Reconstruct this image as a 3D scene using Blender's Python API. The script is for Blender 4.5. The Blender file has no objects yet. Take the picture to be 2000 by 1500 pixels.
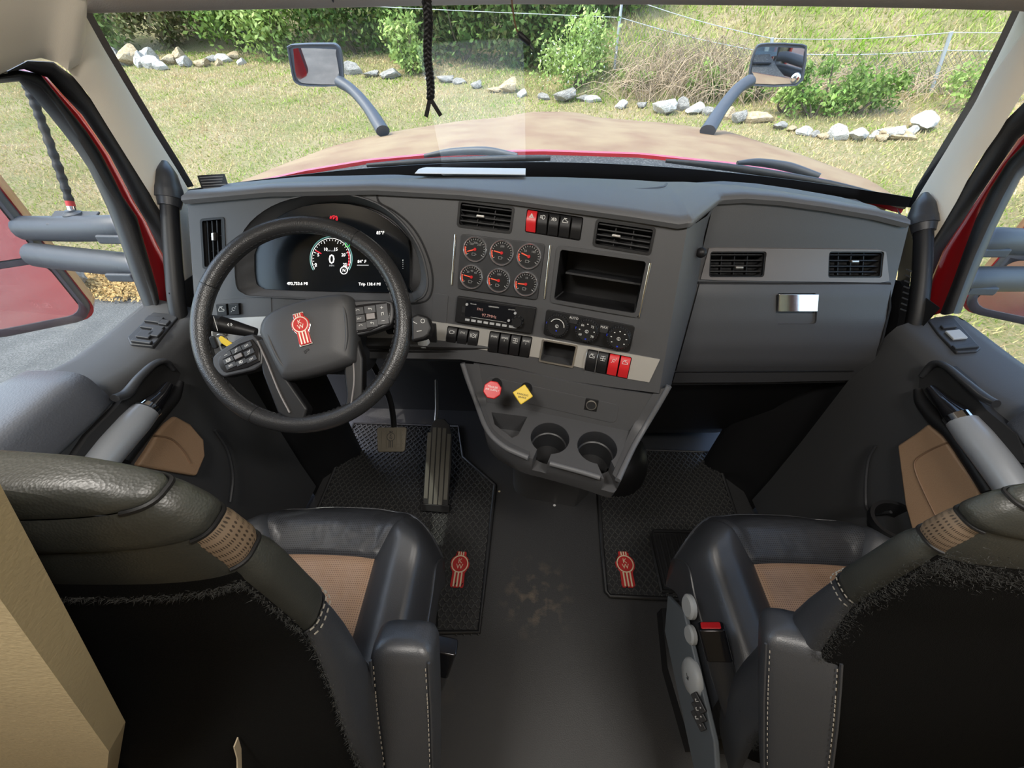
import bpy, bmesh, math, random
import numpy as np
from mathutils import Vector as V, Matrix as M
random.seed(7)
PI = math.pi
sc = bpy.context.scene
COL = sc.collection
# ------------------------------------------------------------------ camera
FPX = 751.0
PSI, TH = math.radians(2.0), math.radians(45.0)
CAM = V((-.05, 0, 1.47))
RT = V((math.cos(PSI), math.sin(PSI), 0))
FW = V((-math.sin(PSI)*math.cos(TH), math.cos(PSI)*math.cos(TH), -math.sin(TH)))
UP = RT.cross(FW)
cd = bpy.data.cameras.new('camera'); cam = bpy.data.objects.new('camera', cd); COL.objects.link(cam)
cd.sensor_fit = 'HORIZONTAL'; cd.sensor_width = 36; cd.lens = 36*FPX/2000
cd.clip_start = .01; cd.clip_end = 500
mw = M.Identity(4)
for i in range(3):
    mw[i][0] = RT[i]; mw[i][1] = UP[i]; mw[i][2] = -FW[i]; mw[i][3] = CAM[i]
cam.matrix_world = mw
sc.camera = cam
# ------------------------------------------------------------------ sky, sun, exposure
w = bpy.data.worlds.new('sky'); sc.world = w; w.use_nodes = True
nt = w.node_tree; nt.nodes.clear()
sk = nt.nodes.new('ShaderNodeTexSky'); sk.sky_type = 'NISHITA'; sk.sun_disc = False
SUN_EL, SUN_AZ = math.radians(62), math.radians(-112)      # azimuth from straight ahead, negative = left
sk.sun_elevation = SUN_EL; sk.sun_rotation = SUN_AZ
sk.air_density = 1.0; sk.dust_density = 2.5; sk.ozone_density = 1.0
bg = nt.nodes.new('ShaderNodeBackground'); bg.inputs[1].default_value = .95
wo = nt.nodes.new('ShaderNodeOutputWorld')
nt.links.new(sk.outputs[0], bg.inputs[0]); nt.links.new(bg.outputs[0], wo.inputs[0])
sl = bpy.data.lights.new('sun', 'SUN'); sl.energy = 2.9; sl.angle = math.radians(.6); sl.color = (1, .955, .87)
so = bpy.data.objects.new('sun', sl); COL.objects.link(so)
sd = V((math.sin(SUN_AZ)*math.cos(SUN_EL), math.cos(SUN_AZ)*math.cos(SUN_EL), math.sin(SUN_EL)))
so.rotation_euler = sd.to_track_quat('Z', 'Y').to_euler(); so.location = sd*30
sc.view_settings.view_transform = 'Standard'; sc.view_settings.look = 'None'
sc.view_settings.exposure = -0.02; sc.view_settings.gamma = 1.0; sc.view_settings.use_curve_mapping = False

FILL_POWER = 11.0                                   # power of each added fill lamp that brightens the cab
# ------------------------------------------------------------------ photograph rays -> points in the cab
def ray(px, py): return FW + RT*((px-1000)/FPX) + UP*((750-py)/FPX)
def U(px, py, **k):
    d = ray(px, py); (a, v), = k.items()
    if a == 't': return CAM + d*v
    i = 'XYZ'.index(a.upper()); return CAM + d*((v-CAM[i])/d[i])
class Surf:
    """y = f(x,z) surface that a ray can be intersected with"""
    def __init__(s, f): s.f = f
    def hit(s, px, py, off=0):
        d = ray(px, py); a, b = .25, 2.2
        g = lambda t: (CAM.y+d.y*t) - s.f(CAM.x+d.x*t, CAM.z+d.z*t)
        for _ in range(48):
            m_ = (a+b)/2
            if g(m_) < 0: a = m_
            else: b = m_
        p = CAM + d*a
        return p + s.nrm(p)*off if off else p
    def nrm(s, p):
        e = .004
        fx = (s.f(p.x+e, p.z)-s.f(p.x-e, p.z))/(2*e); fz = (s.f(p.x, p.z+e)-s.f(p.x, p.z-e))/(2*e)
        return V((fx, -1, fz)).normalized()
    def quad(s, c, off=0):
        """c: TL,TR,BR,BL pixels -> frame (origin centre, x right, y up, z outwards), w, h"""
        p = [s.hit(*q) for q in c]; o = (p[0]+p[1]+p[2]+p[3])/4
        n = s.nrm(o); ex = (p[1]+p[2]-p[0]-p[3])/2; ey = (p[0]+p[1]-p[2]-p[3])/2
        F = frame(o+n*off, ex, n); e2 = (ey-n*ey.dot(n)).normalized()
        for i in range(3): F[i][1] = e2[i]
        return F, ex.length, ey.length
class Plane:
    def __init__(s, o, n): s.o = V(o); s.n = V(n).normalized()
    def hit(s, px, py, off=0):
        d = ray(px, py); t = ((s.o + s.n*off)-CAM).dot(s.n)/d.dot(s.n); return CAM + d*t
    def nrm(s, p): return s.n
    quad = Surf.quad
def frame(o, ex, ez):
    ez = V(ez).normalized(); ex = V(ex); ex = (ex-ez*ex.dot(ez)).normalized(); ey = ez.cross(ex)
    m_ = M.Identity(4)
    for i in range(3): m_[i][0] = ex[i]; m_[i][1] = ey[i]; m_[i][2] = ez[i]; m_[i][3] = o[i]
    return m_
def sub(Fm, x=0, y=0, z=0, rz=0): return Fm @ M.Translation((x, y, z)) @ M.Rotation(rz, 4, 'Z')

# ------------------------------------------------------------------ materials
MT = {}
def mat(name, col, rough=.5, metal=0, bump=None, var=None, spec=.5, coat=0, emit=None, sheen=0):
    m = bpy.data.materials.new(name); m.use_nodes = True; t = m.node_tree; b = t.nodes['Principled BSDF']
    b.inputs['Base Color'].default_value = (*col, 1); b.inputs['Roughness'].default_value = rough
    b.inputs['Metallic'].default_value = metal; b.inputs['Specular IOR Level'].default_value = spec
    if coat: b.inputs['Coat Weight'].default_value = coat; b.inputs['Coat Roughness'].default_value = .08
    if sheen: b.inputs['Sheen Weight'].default_value = sheen
    if emit: b.inputs['Emission Color'].default_value = (*emit[:3], 1); b.inputs['Emission Strength'].default_value = emit[3]
    tc = t.nodes.new('ShaderNodeTexCoord')
    if bump:
        kind, scale, st, dist = bump
        if kind == 'n':
            n = t.nodes.new('ShaderNodeTexNoise'); n.inputs['Scale'].default_value = scale; n.inputs['Detail'].default_value = 3; out = n.outputs[0]
        else:
            n = t.nodes.new('ShaderNodeTexVoronoi'); n.inputs['Scale'].default_value = scale; out = n.outputs['Distance']
        t.links.new(tc.outputs['Object'], n.inputs['Vector'])
        bp = t.nodes.new('ShaderNodeBump'); bp.inputs['Strength'].default_value = st; bp.inputs['Distance'].default_value = dist
        t.links.new(out, bp.inputs['Height']); t.links.new(bp.outputs[0], b.inputs['Normal'])
    if var:
        col2, scale, lo, hi = var
        n = t.nodes.new('ShaderNodeTexNoise'); n.inputs['Scale'].default_value = scale; n.inputs['Detail'].default_value = 6
        t.links.new(tc.outputs['Object'], n.inputs['Vector'])
        r = t.nodes.new('ShaderNodeMapRange'); r.inputs[1].default_value = lo; r.inputs[2].default_value = hi
        t.links.new(n.outputs[0], r.inputs[0])
        mx = t.nodes.new('ShaderNodeMix'); mx.data_type = 'RGBA'
        mx.inputs[6].default_value = (*col, 1); mx.inputs[7].default_value = (*col2, 1)
        t.links.new(r.outputs[0], mx.inputs[0]); t.links.new(mx.outputs[2], b.inputs['Base Color'])
    MT[name] = m
    return m
def perforated(name, col, hole, rough=.42, scale=110):
    m = mat(name, col, rough); t = m.node_tree; b = t.nodes['Principled BSDF']
    tc = t.nodes.new('ShaderNodeTexCoord'); v = t.nodes.new('ShaderNodeTexVoronoi'); v.inputs['Scale'].default_value = scale
    v.inputs['Randomness'].default_value = 0; v.voronoi_dimensions = '2D'
    t.links.new(tc.outputs['UV'], v.inputs['Vector'])
    r = t.nodes.new('ShaderNodeMapRange'); r.inputs[1].default_value = .2; r.inputs[2].default_value = .3
    t.links.new(v.outputs['Distance'], r.inputs[0])
    mx = t.nodes.new('ShaderNodeMix'); mx.data_type = 'RGBA'; mx.inputs[6].default_value = (*hole, 1); mx.inputs[7].default_value = (*col, 1)
    t.links.new(r.outputs[0], mx.inputs[0]); t.links.new(mx.outputs[2], b.inputs['Base Color'])
    n = t.nodes.new('ShaderNodeTexNoise'); n.inputs['Scale'].default_value = 18; t.links.new(tc.outputs['Object'], n.inputs['Vector'])
    bp = t.nodes.new('ShaderNodeBump'); bp.inputs['Strength'].default_value = .35; bp.inputs['Distance'].default_value = .02
    t.links.new(n.outputs[0], bp.inputs['Height']); t.links.new(bp.outputs[0], b.inputs['Normal'])
    return m
def glass(name, tint=(1, 1, 1), rough=0, dirt=None):
    """thin sheet: clear transmission plus a Fresnel mirror reflection, optional dust film"""
    m = bpy.data.materials.new(name); m.use_nodes = True; t = m.node_tree; t.nodes.clear()
    o = t.nodes.new('ShaderNodeOutputMaterial'); tr = t.nodes.new('ShaderNodeBsdfTransparent'); tr.inputs[0].default_value = (*tint, 1)
    gl = t.nodes.new('ShaderNodeBsdfGlossy'); gl.inputs['Roughness'].default_value = rough
    lw = t.nodes.new('ShaderNodeLayerWeight'); lw.inputs[0].default_value = .5          # Schlick reflectance, the same from both sides
    pw = t.nodes.new('ShaderNodeMath'); pw.operation = 'POWER'; pw.inputs[1].default_value = 5; t.links.new(lw.outputs['Facing'], pw.inputs[0])
    fr = t.nodes.new('ShaderNodeMath'); fr.operation = 'MULTIPLY_ADD'; fr.inputs[1].default_value = .95; fr.inputs[2].default_value = .06; t.links.new(pw.outputs[0], fr.inputs[0])
    mx = t.nodes.new('ShaderNodeMixShader')
    t.links.new(fr.outputs[0], mx.inputs[0]); t.links.new(tr.outputs[0], mx.inputs[1]); t.links.new(gl.outputs[0], mx.inputs[2])
    last = mx
    if dirt:
        df = t.nodes.new('ShaderNodeBsdfDiffuse'); df.inputs[0].default_value = (.8, .78, .72, 1)
        n = t.nodes.new('ShaderNodeTexNoise'); n.inputs['Scale'].default_value = 9; n.inputs['Detail'].default_value = 5
        r = t.nodes.new('ShaderNodeMapRange'); r.inputs[1].default_value = .35; r.inputs[2].default_value = .75; r.inputs[3].default_value = dirt*.4; r.inputs[4].default_value = dirt*1.5
        t.links.new(n.outputs[0], r.inputs[0])
        m2 = t.nodes.new('ShaderNodeMixShader'); t.links.new(r.outputs[0], m2.inputs[0]); t.links.new(mx.outputs[0], m2.inputs[1]); t.links.new(df.outputs[0], m2.inputs[2])
        last = m2
    t.links.new(last.outputs[0], o.inputs[0]); MT[name] = m
    return m
mat('dash', (.072, .073, .077), .46, bump=('n', 900, .25, .0006))
mat('dash_pad', (.125, .128, .135), .45, bump=('n', 700, .35, .0008))
mat('dash_low', (.055, .056, .059), .5, bump=('n', 900, .25, .0006))
mat('black', (.012, .012, .013), .45, spec=.35)
mat('black_matte', (.014, .014, .015), .8)
mat('black_gloss', (.010, .010, .012), .12)
mat('charcoal', (.03, .031, .034), .42)
mat('rubber', (.014, .014, .015), .6, bump=('n', 400, .3, .001))
mat('rubber_floor', (.030, .030, .031), .5, bump=('n', 330, .5, .0012), var=((.075, .062, .045), 3.2, .62, .78))
mat('rubber_mat', (.018, .018, .019), .46, bump=('n', 300, .2, .001))
mat('steel', (.55, .53, .50), .34, metal=.9)
mat('silver', (.58, .565, .53), .4, metal=.5)
mat('bronze', (.20, .185, .18), .45, metal=.35)
mat('chrome', (.85, .85, .86), .06, metal=1)
mat('grip_grey', (.30, .32, .35), .38, metal=.2)
mat('leather', (.042, .045, .052), .40, bump=('v', 620, .16, .0008), spec=.9)
mat('leather_green', (.038, .040, .036), .42, bump=('v', 620, .2, .0008), spec=.8)
mat('hub', (.05, .05, .052), .5, bump=('n', 900, .2, .0006))
mat('leather_wheel', (.024, .024, .025), .32, bump=('v', 420, .3, .001), spec=.55)
mat('leather_tan', (.40, .255, .155), .48, bump=('v', 330, .25, .001))
mat('door_pad', (.10, .105, .12), .45, bump=('v', 330, .3, .001))
# dusty scuffs by the middle of the cab floor
_m = MT['rubber_floor']; _t = _m.node_tree; _b = _t.nodes['Principled BSDF']
_g = _t.nodes.new('ShaderNodeNewGeometry'); _p = U(1050, 1165, Z=0)
_d = _t.nodes.new('ShaderNodeVectorMath'); _d.operation = 'DISTANCE'; _d.inputs[1].default_value = (_p.x, _p.y, 0); _t.links.new(_g.outputs['Position'], _d.inputs[0])
_r = _t.nodes.new('ShaderNodeMapRange'); _r.inputs[1].default_value = .02; _r.inputs[2].default_value = .15; _r.inputs[3].default_value = 1; _r.inputs[4].default_value = 0; _t.links.new(_d.outputs['Value'], _r.inputs[0])
_n = _t.nodes.new('ShaderNodeTexNoise'); _n.inputs['Scale'].default_value = 22; _n.inputs['Detail'].default_value = 5; _t.links.new(_g.outputs['Position'], _n.inputs['Vector'])
_q = _t.nodes.new('ShaderNodeMapRange'); _q.inputs[1].default_value = .5; _q.inputs[2].default_value = .72; _t.links.new(_n.outputs[0], _q.inputs[0])
_k = _t.nodes.new('ShaderNodeMath'); _k.operation = 'MULTIPLY'; _t.links.new(_r.outputs[0], _k.inputs[0]); _t.links.new(_q.outputs[0], _k.inputs[1])
_x = _t.nodes.new('ShaderNodeMix'); _x.data_type = 'RGBA'; _x.inputs[7].default_value = (.17, .13, .09, 1)
_l = _b.inputs['Base Color'].links[0].from_socket; _t.links.new(_k.outputs[0], _x.inputs[0]); _t.links.new(_l, _x.inputs[6]); _t.links.new(_x.outputs[2], _b.inputs['Base Color'])
perforated('perf_tan', (.46, .30, .20), (.20, .12, .08), .42, 230)
perforated('perf_black', (.050, .053, .061), (.004, .004, .005), .38, 230)
perforated('perf_band', (.20, .145, .10), (.05, .035, .025), .5, 150)
mat('stitch', (.36, .33, .28), .8)
mat('tread', (.055, .055, .053), .5)
mat('carpet', (.0045, .0045, .0045), .95, bump=('n', 700, .4, .002), spec=.1)
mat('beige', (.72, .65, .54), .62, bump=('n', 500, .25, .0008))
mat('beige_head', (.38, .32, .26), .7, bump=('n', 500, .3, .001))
mat('wall_tan', (.42, .34, .20), .75, bump=('n', 300, .4, .001), var=((.34, .27, .16), 3, .4, .7))
mat('red_paint', (.36, .008, .012), .25, coat=.6)
mat('red_plastic', (.62, .02, .025), .35)
mat('red_enamel', (.55, .012, .016), .22, coat=.7)
mat('red_emblem', (.50, .022, .020), .5)
mat('cream', (.75, .66, .45), .55)
mat('yellow', (.80, .56, .05), .4)
mat('white', (.86, .86, .85), .5)
mat('paper', (.88, .88, .86), .7)
mat('blue', (.02, .05, .6), .4)
mat('print_white', (.72, .72, .70), .5)
mat('print_grey', (.30, .30, .30), .5)
mat('button_grey', (.45, .46, .47), .4)
mat('control_grey', (.42, .44, .45), .45)
mat('screen', (.006, .008, .011), .16, spec=.6)
mat('lit_white', (.9, .9, .88), .5, emit=(1, .97, .92, 1.6))
mat('lit_dim', (.4, .4, .4), .5, emit=(.6, .65, .68, .35))
mat('lit_red', (.8, .02, .03), .5, emit=(1, .02, .05, .9))
mat('lit_green', (.05, .6, .08), .5, emit=(.08, .9, .12, .55))
mat('lit_teal', (.2, .4, .38), .5, emit=(.22, .52, .48, .45))
mat('lit_amber', (.3, .12, .1), .5, emit=(.42, .26, .22, .5))
mat('fill_lens', (.9, .9, .88), .5, emit=(1, .95, .88, 2.5))  # glowing cover of the added fill lamps
mat('mirror', (.86, .86, .86), .02, metal=1)
glass('windshield_glass', (.93, .97, .955), dirt=.008)
glass('door_glass', (.86, .89, .87), dirt=.018)
mat('mirror_arm', (.05, .056, .068), .5, bump=('n', 60, .15, .002))
mat('cowl', (.03, .03, .03), .8, var=((.12, .12, .11), 160, .52, .62))
mat('frit', (.006, .006, .007), .35)

# ------------------------------------------------------------------ objects
WL = {}                                      # world location of every thing
def tag(o, label=None, cat=None, group=None, kind=None):
    if label: o['label'] = label
    if cat: o['category'] = cat
    if group: o['group'] = group
    if kind: o['kind'] = kind
    return o
def thing(name, loc, label, cat, group=None):
    o = bpy.data.objects.new(name, None); o.empty_display_size = .05; COL.objects.link(o)
    o.location = loc; WL[o] = V(loc); return tag(o, label, cat, group)
def mk(name, vs, fs, m, parent=None, smooth=35, bevel=0, sub_=0, uv=None, seg=2):
    vs = [V(v) for v in vs]
    lo = V((min(v[i] for v in vs) for i in range(3))); hi = V((max(v[i] for v in vs) for i in range(3))); c = (lo+hi)/2
    me = bpy.data.meshes.new(name); me.from_pydata([v-c for v in vs], [], fs)
    bm = bmesh.new(); bm.from_mesh(me); bmesh.ops.recalc_face_normals(bm, faces=bm.faces); bm.to_mesh(me); bm.free()
    me.update()
    if uv:
        ul = me.uv_layers.new(name='UVMap')
        for lp in me.loops: ul.data[lp.index].uv = uv[lp.vertex_index]
    return mo(name, me, c, m, parent, smooth, bevel, sub_, seg)
def mo(name, me, c, m, parent=None, smooth=35, bevel=0, sub_=0, seg=2):
    if m: me.materials.append(MT[m] if isinstance(m, str) else m)
    o = bpy.data.objects.new(name, me); COL.objects.link(o)
    o.location = c - (WL[parent] if parent else V((0, 0, 0))); WL[o] = V(c)
    if parent: o.parent = parent
    if smooth:
        me.polygons.foreach_set('use_smooth', [True]*len(me.polygons))
        if not bevel and not sub_: me.set_sharp_from_angle(angle=math.radians(smooth))
    if bevel:
        b = o.modifiers.new('bevel', 'BEVEL'); b.width = bevel; b.segments = seg; b.limit_method = 'ANGLE'; b.angle_limit = math.radians(38); b.harden_normals = True
    if sub_:
        s = o.modifiers.new('sub', 'SUBSURF'); s.levels = s.render_levels = sub_
    return o
def grid(rows, closed=False):
    """rows of equal length -> verts, faces"""
    n = len(rows[0]); vs = [p for r in rows for p in r]; fs = []
    for i in range(len(rows)-1):
        for j in range(n if closed else n-1):
            k = (j+1) % n; fs.append((i*n+j, i*n+k, (i+1)*n+k, (i+1)*n+j))
    return vs, fs
def sheet(name, rows, m, parent=None, thick=None, **k):
    """open grid surface; thick = offset vector makes it a solid"""
    vs, fs = grid(rows)
    if thick is not None:
        n, mm, N = len(rows), len(rows[0]), len(vs); off = V(thick)
        vs = vs + [V(v)+off for v in vs]; fs = fs + [tuple(N+i for i in reversed(f)) for f in fs]
        b = [j for j in range(mm)] + [i*mm+mm-1 for i in range(1, n)] + [(n-1)*mm+j for j in range(mm-2, -1, -1)] + [i*mm for i in range(n-2, 0, -1)]
        for a, c in zip(b, b[1:]+b[:1]): fs.append((a, N+a, N+c, c))
    return mk(name, vs, fs, m, parent, **k)
def loft(name, rings, m, parent=None, caps=True, **k):
    vs, fs = grid(rings, True); n = len(rings[0])
    if caps: fs += [tuple(range(n)), tuple((len(rings)-1)*n+j for j in range(n))]
    return mk(name, vs, fs, m, parent, **k)
def prism(name, out, z0, z1, Fm, m, parent=None, bevel=0, **k):
    n = len(out); vs = [Fm @ V((x, y, z0)) for x, y in out] + [Fm @ V((x, y, z1)) for x, y in out]
    fs = [tuple(range(n)), tuple(range(n, 2*n))] + [(i, (i+1) % n, n+(i+1) % n, n+i) for i in range(n)]
    return mk(name, vs, fs, m, parent, bevel=bevel, **k)
def rrect(w, h, r, n=4):
    o = []
    for cx, cy, a in ((w/2-r, h/2-r, 0), (-w/2+r, h/2-r, 90), (-w/2+r, -h/2+r, 180), (w/2-r, -h/2+r, 270)):
        for i in range(n+1):
            t = math.radians(a+90*i/n); o.append((cx+r*math.cos(t), cy+r*math.sin(t)))
    return o
def box(name, Fm, w, h, d, m, parent=None, bevel=0, z0=0, **k):
    return prism(name, [(-w/2, -h/2), (w/2, -h/2), (w/2, h/2), (-w/2, h/2)], z0, z0+d, Fm, m, parent, bevel, **k)
def circ(r, n=24, cx=0, cy=0): return [(cx+r*math.cos(2*PI*i/n), cy+r*math.sin(2*PI*i/n)) for i in range(n)]
def lathe(name, prof, Fm, m, parent=None, seg=28, **k):
    rings = [[Fm @ V((r*math.cos(2*PI*i/seg), r*math.sin(2*PI*i/seg), z)) for i in range(seg)] for r, z in prof]
    return loft(name, rings, m, parent, **k)
def catmull(pts, n):
    pts = [V(p) for p in pts]; P = [pts[0]*2-pts[1]] + pts + [pts[-1]*2-pts[-2]]; o = []
    for i in range(1, len(P)-2):
        for j in range(n):
            t = j/n; a, b, c, d = P[i-1:i+3]
            o.append(.5*((2*b)+(c-a)*t+(2*a-5*b+4*c-d)*t*t+(3*b-a-3*c+d)*t**3))
    return o + [pts[-1]]
def lerp(a, b, t): return a+(b-a)*t
def poly(pts, t):
    """point at fraction t (0..1) of a polyline, by x-y length"""
    L = [0]
    for a, b in zip(pts, pts[1:]): L.append(L[-1]+math.dist(a, b))
    s = t*L[-1]
    for i in range(len(pts)-1):
        if s <= L[i+1] or i == len(pts)-2:
            k = (s-L[i])/max(1e-9, L[i+1]-L[i]); return tuple(lerp(p, q, k) for p, q in zip(pts[i], pts[i+1]))
def tube_rings(pts, rad, seg=10, flat=1, upv=None):
    pts = [V(p) for p in pts]; n = len(pts); rings = []
    up = V(upv) if upv else V((.13, .21, .97))
    T0 = (pts[1]-pts[0]).normalized(); a = (up - T0*up.dot(T0)).normalized()
    for i in range(n):
        T = (pts[min(i+1, n-1)]-pts[max(i-1, 0)]).normalized()
        if upv: a = V(upv)
        a = (a-T*a.dot(T)).normalized(); b = T.cross(a); r = rad[i] if isinstance(rad, (list, tuple)) else rad
        rings.append([pts[i] + (a*math.cos(2*PI*j/seg)*flat + b*math.sin(2*PI*j/seg))*r for j in range(seg)])
    return rings
def tube(name, pts, rad, m, parent=None, seg=10, sm=0, flat=1, upv=None, **k):
    if sm:
        n0 = len(pts); pts = catmull(pts, sm)
        if isinstance(rad, (list, tuple)): rad = [np.interp(i/sm, range(n0), rad) for i in range(len(pts))]
    return loft(name, tube_rings(pts, rad, seg, flat, upv), m, parent, smooth=50, **k)
def joined(name, parts, m, parent=None, **k):
    """parts: list of (verts, faces) -> one mesh"""
    vs, fs = [], []
    for v, f in parts:
        n = len(vs); vs += list(v); fs += [tuple(n+i for i in q) for q in f]
    return mk(name, vs, fs, m, parent, **k)
def boxgeo(Fm, w, h, d, z0=0):
    vs = [Fm @ V((x, y, z)) for z in (z0, z0+d) for x, y in ((-w/2, -h/2), (w/2, -h/2), (w/2, h/2), (-w/2, h/2))]
    return vs, [(3, 2, 1, 0), (4, 5, 6, 7), (0, 1, 5, 4), (1, 2, 6, 5), (2, 3, 7, 6), (3, 0, 4, 7)]
def prismgeo(out, z0, z1, Fm):
    n = len(out); vs = [Fm @ V((x, y, z0)) for x, y in out] + [Fm @ V((x, y, z1)) for x, y in out]
    return vs, [tuple(reversed(range(n))), tuple(range(n, 2*n))] + [(i, (i+1) % n, n+(i+1) % n, n+i) for i in range(n)]
def cut(o, parts):
    """boolean: take the closed solids in parts out of o (really cut, so recesses have depth)"""
    vs, fs = [], []
    for v, f in parts:
        n = len(vs); vs += list(v); fs += [tuple(n+i for i in q) for q in f]
    me = bpy.data.meshes.new('cutter'); me.from_pydata(vs, [], fs)
    bm = bmesh.new(); bm.from_mesh(me); bmesh.ops.recalc_face_normals(bm, faces=bm.faces); bm.to_mesh(me); bm.free()
    c = bpy.data.objects.new('cutter', me); COL.objects.link(c)
    md = o.modifiers.new('cut', 'BOOLEAN'); md.object = c; md.operation = 'DIFFERENCE'; md.solver = 'EXACT'
    bpy.context.view_layer.update()
    dg = bpy.context.evaluated_depsgraph_get(); nm = bpy.data.meshes.new_from_object(o.evaluated_get(dg))
    o.modifiers.remove(md); o.data = nm; nm.set_sharp_from_angle(angle=math.radians(35))
    bpy.data.objects.remove(c); bpy.data.meshes.remove(me)
def text(name, s, size, Fm, m, parent=None, align='CENTER', ext=.0002):
    cu = bpy.data.curves.new(name, 'FONT'); cu.body = s; cu.size = size; cu.align_x = align; cu.align_y = 'CENTER'; cu.extrude = ext; cu.resolution_u = 2
    t = bpy.data.objects.new(name, cu); COL.objects.link(t)
    bpy.context.view_layer.update()
    me = bpy.data.meshes.new_from_object(t.evaluated_get(bpy.context.evaluated_depsgraph_get()))
    bpy.data.objects.remove(t); bpy.data.curves.remove(cu)
    vs = [Fm @ v.co for v in me.vertices]; fs = [tuple(p.vertices) for p in me.polygons]; bpy.data.meshes.remove(me)
    return mk(name, vs, fs, m, parent, smooth=0)
def strokes(name, lines, w, Fm, m, parent=None, h=.0004):
    """flat printed marks: thin bars along 2-D polylines"""
    parts = []
    for L in lines:
        for a, b in zip(L, L[1:]):
            d = math.dist(a, b)
            if d < 1e-7: continue
            F2 = sub(Fm, (a[0]+b[0])/2, (a[1]+b[1])/2, 0, math.atan2(b[1]-a[1], b[0]-a[0])); parts.append(boxgeo(F2, d+w*.5, w, h))
    return joined(name, parts, m, parent, smooth=0)
def dashes(name, pts, m, parent, step=.0065, ln=.004, wd=.0011, up=(0, 0, 1)):
    """single stitches along a path"""
    P = catmull(pts, 8); parts = []; acc = 0.
    for a, b in zip(P, P[1:]):
        d = (b-a).length; acc += d
        if acc >= step and d > 1e-6:
            acc = 0.; T = (b-a).normalized(); n = V(up); n = (n-T*n.dot(T)).normalized(); parts.append(boxgeo(frame(b, T, n), ln, wd, wd, -wd/2))
    return joined(name, parts, m, parent, smooth=0) if parts else None
def arc(r, a0, a1, n=12, cx=0, cy=0): return [(cx+r*math.cos(math.radians(lerp(a0, a1, i/n))), cy+r*math.sin(math.radians(lerp(a0, a1, i/n)))) for i in range(n+1)]
def tex_link(m, color_out): m.node_tree.links.new(color_out, m.node_tree.nodes['Principled BSDF'].inputs['Base Color'])
# ================================================================== CAB SHELL
def st(o, label=None): o['kind'] = 'structure'; return o
X0, X1 = -1.0, 1.0
st(sheet('floor', [[V((x, y, 0)) for x in (-.98, -.5, 0, .5, .98)] for y in (-1.2, -.4, .4, 1.27)], 'rubber_floor', thick=(0, 0, -.06), smooth=0))
st(sheet('wall_front', [[V((x, y, z)) for x in (-.98, -.4, .2, .98)] for y, z in ((1.27, 0), (1.26, .35), (1.2, .7), (1.26, 1.0))], 'black_matte', thick=(0, .04, 0)))
# glass function: u -1..1 across, v 0 bottom .. 1 top
def WS(u, v):
    b = V((.98*u, 1.325-.22*u*u, 1.062+.02*u*u)); t = V((.885*u, 1.19-.18*u*u, 1.462-.006*u*u)); return b.lerp(t, v)
NU = 40
us = [(-1+2*i/NU)*1.045 for i in range(NU+1)]
win = st(sheet('window_1', [[WS(u, v) for u in us] for v in (-.02, .2, .4, .6, .8, 1.0, 1.06)], 'windshield_glass', thick=(0, .004, .002), smooth=60))
# black printed border of the windshield (bottom band and side edges)
def frit_h(u): return .15-.10*abs(u)**2.2
sheet('border_band', [[WS(u, -.02+(frit_h(u)+.02)*k)+V((0, -.004, 0)) for u in us] for k in (0, .5, 1)], 'frit', win, thick=(0, .002, 0))
# header above the windshield and roof lining
hd = [(120, 27), (165, 25), (400, 19), (600, 15.5), (830, 10), (1000, 7), (1300, 8), (1500, 10), (1800, 15), (1990, 20), (2050, 24)]
rows = [[], [], [], [], []]
for p in hd:
    e = U(*p, Y=1.0); u = max(-1, min(1, (e.x+.0)/.93)); y = 1.135-.16*u*u; e = U(*p, Y=y)
    rows[0].append(e+V((0, .075, .012))); rows[1].append(e+V((0, .012, -.001))); rows[2].append(e); rows[3].append(e+V((0, -.03, .03))); rows[4].append(e+V((0, -.09, .13)))
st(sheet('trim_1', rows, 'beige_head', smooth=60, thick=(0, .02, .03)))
for a, b in (((160, 26), (176, -30)), ((656, 16), (650, -30))):       # seams of the overhead cover
    p, q = U(*a, Y=.97 if a[0] < 200 else 1.12), U(*b, Y=.93 if a[0] < 200 else 1.07)
    tube('seam', [p+V((0, -.006, 0)), q+V((0, -.02, .002))], .0025, 'black', bpy.data.objects['trim_1'], seg=6)
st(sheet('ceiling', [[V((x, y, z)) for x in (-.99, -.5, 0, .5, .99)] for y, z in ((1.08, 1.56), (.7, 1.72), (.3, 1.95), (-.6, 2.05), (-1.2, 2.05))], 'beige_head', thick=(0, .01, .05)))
st(sheet('wall_left', [[V((-.985, y, z)) for y in (.27, 0, -.5, -1.2)] for z in (0, .5, 1, 1.5, 2.05)], 'wall_tan', thick=(-.04, 0, 0), smooth=0))
st(sheet('wall_right', [[V((.985, y, z)) for y in (.22, 0, -.5, -1.2)] for z in (0, .5, 1, 1.5, 2.05)], 'wall_tan', thick=(.04, 0, 0), smooth=0))

st(sheet('wall_back', [[V((x, -1.2, z)) for x in (-.985, 0, .985)] for z in (0, 1, 2.06)], 'wall_tan', thick=(0, -.04, 0), smooth=0))
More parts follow.
